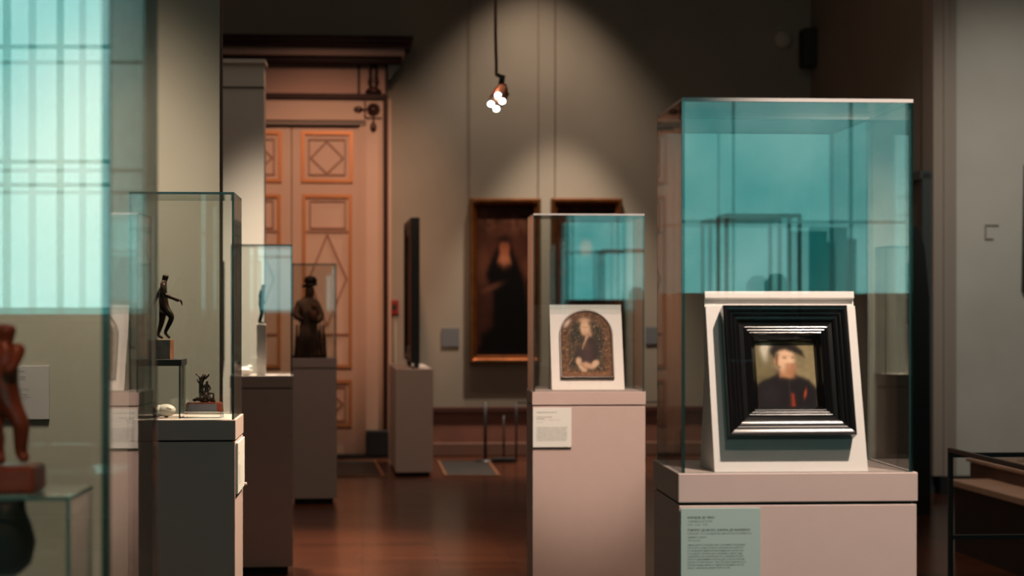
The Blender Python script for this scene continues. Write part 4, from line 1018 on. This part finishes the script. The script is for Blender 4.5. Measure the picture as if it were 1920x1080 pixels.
# fire alarm call point beside the doorway
a = wpt(739, 576); root = empty('fire_alarm', a, R0, 'small red fire alarm box on the wall beside the doorway', 'alarm')
box('housing', -.045, .045, -.05, 0, -.075, .075, M['red_plastic'], root, bev=.006); box('button_plate', -.022, .022, -.056, -.05, -.03, .03, M['black'], root, bev=.002)
o = tube('conduit', [(0, 0, 0), (0, 0, -(a.z-.1))], .012, M['wall'], None, (wpt(741, 600, .02).x, wpt(741, 600, .02).y, a.z-.078)); tag(o, 'thin painted cable conduit running down below the red alarm box', 'pipe')
# round disc and black speaker at the dark corner
a = wpt(1468, 75); o = lathe('wall_disc', [(0, 0), (.095, 0), (.10, .01), (.09, .035), (.05, .05), (0, .052)], M['off_white'], None, a); o.rotation_euler = (math.pi/2, 0, R0); tag(o, 'round pale disc fixture high on the dark end of the back wall', 'wall fixture')
y_, z_ = wr(1528, 90); _, z2 = wr(1528, 126); _, z3 = wr(1528, 55)
p_ = room(RX, y_); root = empty('wall_speaker', (p_.x, p_.y, z2), R0, 'narrow black loudspeaker high on the side wall near the corner', 'speaker')
box('cabinet', -.14, 0, -.12, .12, 0, z3-z2, M['black'], root, bev=.008); box('grille', -.146, -.14, -.10, .10, .03, z3-z2-.03, M['grille'], root)
# dark picture at the right edge of the photo, on the pale wall
pr2 = Plane(room(RX, 15.45), room(1, 0), (0, 0, 1))
a0, b0 = pr2.hit(1914, 545); _, b1 = pr2.hit(1908, 310)
p_ = room(RX+a0+.45, 15.45); root = empty('framed_painting', (p_.x, p_.y, b0), R0, 'black-framed painting at the very right edge, leaning out from the pale wall', 'painting')
root.rotation_euler = (math.radians(3.0), 0, R0)
frame_mesh('frame', rect(.9, b1-b0), [(0, 0), (0, .05), (.02, .06), (.05, .05), (.06, .02), (.06, 0)], M['black'], root, (0, -.01, 0))
picture('canvas', .80, b1-b0-.10, 20, 20, dull, M['paint'], root, .004, loc=(0, -.02, .05))
# small outlet frame on the pale wall
a0, b0 = pr2.hit(1846, 449); a1, b1 = pr2.hit(1872, 421); p_ = room(RX+a0, 15.45)
bm = bmesh.new(); w_, h_ = a1-a0, b1-b0
bm_box(bm, 0, .012, -.012, 0, 0, h_); bm_box(bm, .012, w_*.6, -.012, 0, 0, .010); bm_box(bm, .012, w_, -.012, 0, h_-.010, h_)
o = link('wall_bracket', fin(bm, 'b'), M['pier'], None, (p_.x, p_.y, b0), R0); tag(o, 'small pale open bracket on the pale wall at the right', 'bracket')

# ------------------------------------------------------------------ free-standing altarpiece on its plinth
rzA = math.atan((CX-597)/F); za = 17.45
P = Vector(((742-CX)/F*za, za, 0)); uA = Vector((math.cos(rzA), math.sin(rzA), 0)); vA = Vector((-math.sin(rzA), math.cos(rzA), 0))
W = (812-742)/F*za; Dp = 1.62; hA = EYE-(692-HY)/F*za
c = P+uA*W/2+vA*Dp/2
root = empty('exhibit_plinth', c, rzA, 'long grey plinth without glass carrying the painted panel seen edge-on', 'plinth')
box('plinth', -W/2, W/2, -Dp/2, Dp/2, .035, hA, M['case_paint'], root, bev=.003)
box('kick_recess', -W/2+.03, W/2-.03, -Dp/2+.03, Dp/2-.03, 0, .035, M['case_dark'], root)
zq = 17.6
xl, xr_ = (770.5-CX)/F*zq, (787-CX)/F*zq
rzB = math.atan((CX-590)/F); Dq = 1.42
root = empty('altarpiece_panel', ((xl+xr_)/2, zq, hA+.0005), rzB, 'tall double-sided painted panel in a dark frame, seen edge-on on the long plinth', 'painting')
tq = xr_-xl; zb0 = EYE-(680-HY)/F*zq-hA; zb1 = EYE-(408-HY)/F*zq-hA
uf = Matrix.Rotation(math.pi/2, 4, 'Z')
fr = frame_mesh('frame', rect(Dq, zb1-zb0), [(0, 0), (0, tq), (.05, tq), (.07, tq*.75), (.12, tq*.75), (.14, tq*.55), (.14, 0)], M['black'], root)
fr.matrix_local = Matrix.Translation((tq/2, Dq/2, zb0)) @ Matrix.Rotation(-math.pi/2, 4, 'Z')
def trip(u, v):
    img = np.zeros(u.shape+(3,)); img[:] = (.10, .02, .012); n = vnoise(u, v, 12, 12, 55)[..., None]; img = img*(.4+1.3*n)
    for x in (.33, .66): img = mixc(img, Pg(u, v, [(x-.03, 0), (x+.03, 0), (x+.03, 1), (x-.03, 1)], .01), (.012, .01, .01))
    img = mixc(img, E(u, v, .15, .5, .1, .3, .2), (.30, .05, .03)); img = mixc(img, E(u, v, .85, .5, .1, .3, .2), (.22, .07, .04)); return img
pc = picture('canvas', Dq-.26, zb1-zb0-.26, 60, 60, trip, M['paint'], root, .02)
pc.matrix_local = Matrix.Translation((-tq*.05, Dq/2, zb0+.13)) @ Matrix.Rotation(-math.pi/2, 4, 'Z')
for yy in (.0, Dq-.12): box('foot', -.012, tq/2-.005, yy, yy+.12, 0, zb0+.01, M['iron'], root)

# ------------------------------------------------------------------ floor grilles
def grille(pts, label):
    # pts: four floor pixels near-left, near-right, far-right, far-left
    g = [Vector(((px-CX)/F*(EYE*F/(py-HY)), EYE*F/(py-HY), 0)) for px, py in pts]
    o0 = g[0].copy(); root = empty('floor_grille', o0, 0, label, 'floor grille', 'floor grilles by the back wall')
    g = [v-o0 for v in g]
    bm = bmesh.new(); f1 = [bm.verts.new((v.x, v.y, .004)) for v in g]; f0 = [bm.verts.new((v.x, v.y, .0005)) for v in g]
    bm.faces.new(f1); bm.faces.new(f0[::-1])
    for i in range(4): bm.faces.new((f0[i], f0[(i+1) % 4], f1[(i+1) % 4], f1[i]))
    link('grate', fin(bm, 'g'), M['grille'], root)
    bm = bmesh.new()
    for i in range(4):
        a, b = g[i], g[(i+1) % 4]; d = (b-a).normalized(); n = Vector((-d.y, d.x, 0))*.014
        vs = [a-n, b-n, b+n, a+n]; lo = [bm.verts.new((v.x, v.y, .001)) for v in vs]; hi = [bm.verts.new((v.x, v.y, .012)) for v in vs]
        bm.faces.new(lo[::-1]); bm.faces.new(hi)
        for k in range(4): bm.faces.new((lo[k], lo[(k+1) % 4], hi[(k+1) % 4], hi[k]))
    link('brass_border', fin(bm, 'b'), M['brass'], root)
grille([(520, 894), (719, 894), (702, 865), (515, 865)], 'dark floor grille with brass border in front of the doorway')
grille([(836, 893), (935, 893), (915, 865), (822, 865)], 'dark floor grille with brass border before the low dado, right of the long plinth')

# low barrier in front of the back wall
zq = 19.15
def post(px, py_top, zq, name, label, rail_to=None, extra=None):
    b = at(px, HY+EYE*F/zq, zq); root = empty(name, (b.x, b.y, 0), R0, label, 'barrier')
    h = EYE-(py_top-HY)/F*zq
    tube('post', [(0, 0, 0), (0, 0, h)], .016, M['iron'], root); lathe('foot', [(0, 0), (.11, 0), (.11, .012), (.03, .03), (0, .03)], M['iron'], root)
    return root, h
root, h = post(910, 755, zq, 'stanchion', 'single thin dark stanchion post below the tall painting')
b = at(968, 800, zq); root = empty('low_barrier', (b.x, b.y, 0), R0, 'thin dark metal barrier running behind the middle case', 'barrier')
h = EYE-(755-HY)/F*zq
tube('post', [(0, 0, 0), (0, 0, h)], .010, M['iron'], root); tube('post', [(-.125, 0, 0), (-.125, 0, h-.13)], .010, M['iron'], root); tube('post', [(1.5, 0, 0), (1.5, 0, h)], .010, M['iron'], root)
tube('rail', [(-.005, 0, h), (1.5, 0, h)], .007, M['iron'], root); tube('rail', [(-.125, 0, h-.13), (1.5, 0, h-.13)], .006, M['iron'], root)
box('foot', -.24, -.02, -.12, .05, 0, .045, M['black'], root, bev=.005)

# ------------------------------------------------------------------ barrier and stepped platform at the right
zb = 8.1; b = at(1782, 800, zb); hB = EYE-(840-HY)/F*zb; hm = EYE-(1003-HY)/F*zb
root = empty('metal_barrier', (b.x, b.y, 0), R0, 'grey metal barrier with corner post at the lower right', 'barrier')
s_ = .010
def bar3(nm, x0, x1, y0, y1, z0, z1): return box(nm, x0, x1, y0, y1, z0, z1, M['iron'], root, bev=.002)
bar3('post', -s_, s_, -s_, s_, 0, hB); bar3('rail', -s_, s_, -1.6, -s_, hB-.018, hB); bar3('rail', s_, 1.3, -s_, s_, hm-.018, hm)
bar3('post', -s_, s_, -1.62, -1.60, 0, hB); bar3('post', 1.3, 1.32, -s_, s_, 0, hB-.02); bar3('rail', s_, 1.3, -s_*.8, s_*.8, hB-.04, hB-.02)
pf = Vector((2.80, 11.42, 0)); root = empty('low_bench', pf, math.atan((CX-600)/F), 'low brown stepped bench with a pale front shelf, behind the metal barrier', 'bench')
hs = .45
box('pale_shelf', 0, .26, -.72, .62, hs-.04, hs, M['plank'], root, bev=.004)
box('under_box', .03, .26, -.70, .60, 0, hs-.04, M['black'], root)
box('backrest', .26, .44, -.72, .98, .0, hs+.08, M['brown_box'], root, bev=.006)
box('top_ledge', .24, .62, -.74, 1.0, hs+.08, hs+.10, M['plank'], root, bev=.003)
box('end_panel', -.005, .44, -.78, -.74, .06, hs+.08, M['plank'], root, bev=.004)
c = pf+Vector((.42, .72, hs+.101)); root = empty('desk_ornament', c, 0, 'tiny dark knob-shaped object on top of the stepped bench', 'ornament')
lathe('body', [(0, 0), (.03, 0), (.012, .015), (.022, .04), (.006, .065), (0, .066)], M['off_white'], root)

# tall dark screen in front of the side door
zz = 14.2; a = at(1722, 600, zz); t1 = at(1722, 425, zz).z
prism('display_screen', [(-.16, 0), (.085, 0), (.075, t1*.75), (.04, t1*.93), (-.01, t1), (-.16, t1)], -.03, .03, M['black'], None, (a.x, a.y, 0), R0, .004)
tag(bpy.data.objects['display_screen'], 'tall black narrow screen just right of the large case, before the side door', 'screen')

# ------------------------------------------------------------------ hanging spotlight
zl = 12.5
top = at(928, -1000, zl); j = at(940, 150, zl); c1 = at(932, 140, zl)
root = empty('pendant_spotlight', (c1.x, c1.y, c1.z), 0, 'small copper spotlight with four white lenses hanging on a long cable', 'lamp')
Lc = lambda px, py, dy=0: Vector(((px-932)/F*zl, dy, -(py-140)/F*zl))
tube('cable', [Lc(927, 140)+Vector((0, 0, CZ-.02-c1.z)), Lc(929, 60), Lc(931, 142)], .010, M['cable'], root)
tube('swivel_joint', [Lc(931, 140), Lc(942, 144), Lc(939, 162)], [.012, .022, .020], M['black'], root)
ax0, ax1 = Lc(945, 160), Lc(932, 192, -.10)
tube('lamp_body', [ax0, ax0.lerp(ax1, .3), ax0.lerp(ax1, .9), ax1], [.02, .042, .052, .052], M['lamp_copper'], root, seg=20)
tube('copper_arm', [Lc(934, 168), Lc(946, 172), Lc(951, 176), Lc(946, 184)], .016, M['lamp_copper'], root)
for px, py in ((934, 183), (942, 194), (921, 199), (931, 208)):
    bm = bmesh.new(); blob(bm, Lc(px, py, -.13), (.021, .012, .019), 2); link('lens', fin(bm, 'l', True), M['lamp_glow'], root)

# ------------------------------------------------------------------ behind the viewer: what the panes reflect
def rp(X, Y, Z=0): return room(X, Y, Z)
def mirror_case(X, Y, W, D, h, top, label):
    root = empty('display_case', rp(X, Y), R0, label, 'display case', 'cases behind the viewer')
    box('plinth', -W/2, W/2, -D/2, D/2, 0, h, M['case_paint'], root)
    bm = bmesh.new()
    for sx in (-1, 1):
        for sy in (-1, 1): bm_box(bm, sx*(W/2-.015)-.015, sx*(W/2-.015)+.015, sy*(D/2-.015)-.015, sy*(D/2-.015)+.015, h, top)
    bm_box(bm, -W/2, W/2, -D/2, D/2, top, top+.025); link('dark_frame', fin(bm, 'f'), M['cornice_teal'], root)
    return root
mirror_case(2.95, -6.9, .62, .45, 1.1, 2.26, 'dark-framed display case behind the viewer, seen only as a reflection')
bm = bmesh.new(); bm_box(bm, -1.15, 1.15, -.22, .22, 0, 1.66)
o = link('reflection_blocker', fin(bm, 'c'), M['case_paint'], None, rp(3.5, -8.2), R0); tag(o, 'unseen cabinet block added behind the viewer to cut the reflected window low', 'cabinet')  # unseen block added to set the lower edge of the reflected windows
bm = bmesh.new(); bm_box(bm, -.20, .14, -.01, .01, 1.66, 2.24); bm_box(bm, .14, .22, -.01, .01, 1.66, 2.14)
o = link('box_silhouette', fin(bm, 'c'), M['tint_teal'], None, rp(3.83, -8.15), R0); tag(o, 'teal box silhouettes added on the block behind the viewer for the reflection', 'screen')  # translucent boxes added only as silhouettes in the reflected window
o = lathe('bust', [(0, 0), (.1, 0), (.09, .04), (.05, .08), (.16, .2), (.2, .34), (.1, .42), (.06, .46), (.1, .54), (.1, .64), (.05, .70), (0, .71)], M['tint_teal'], None, rp(3.1, -6.9, 1.101)); tag(o, 'bust silhouette in the case behind the viewer, teal put in for its reflection', 'sculpture')  # backlit tint of the reflected figure put into the bust's colour
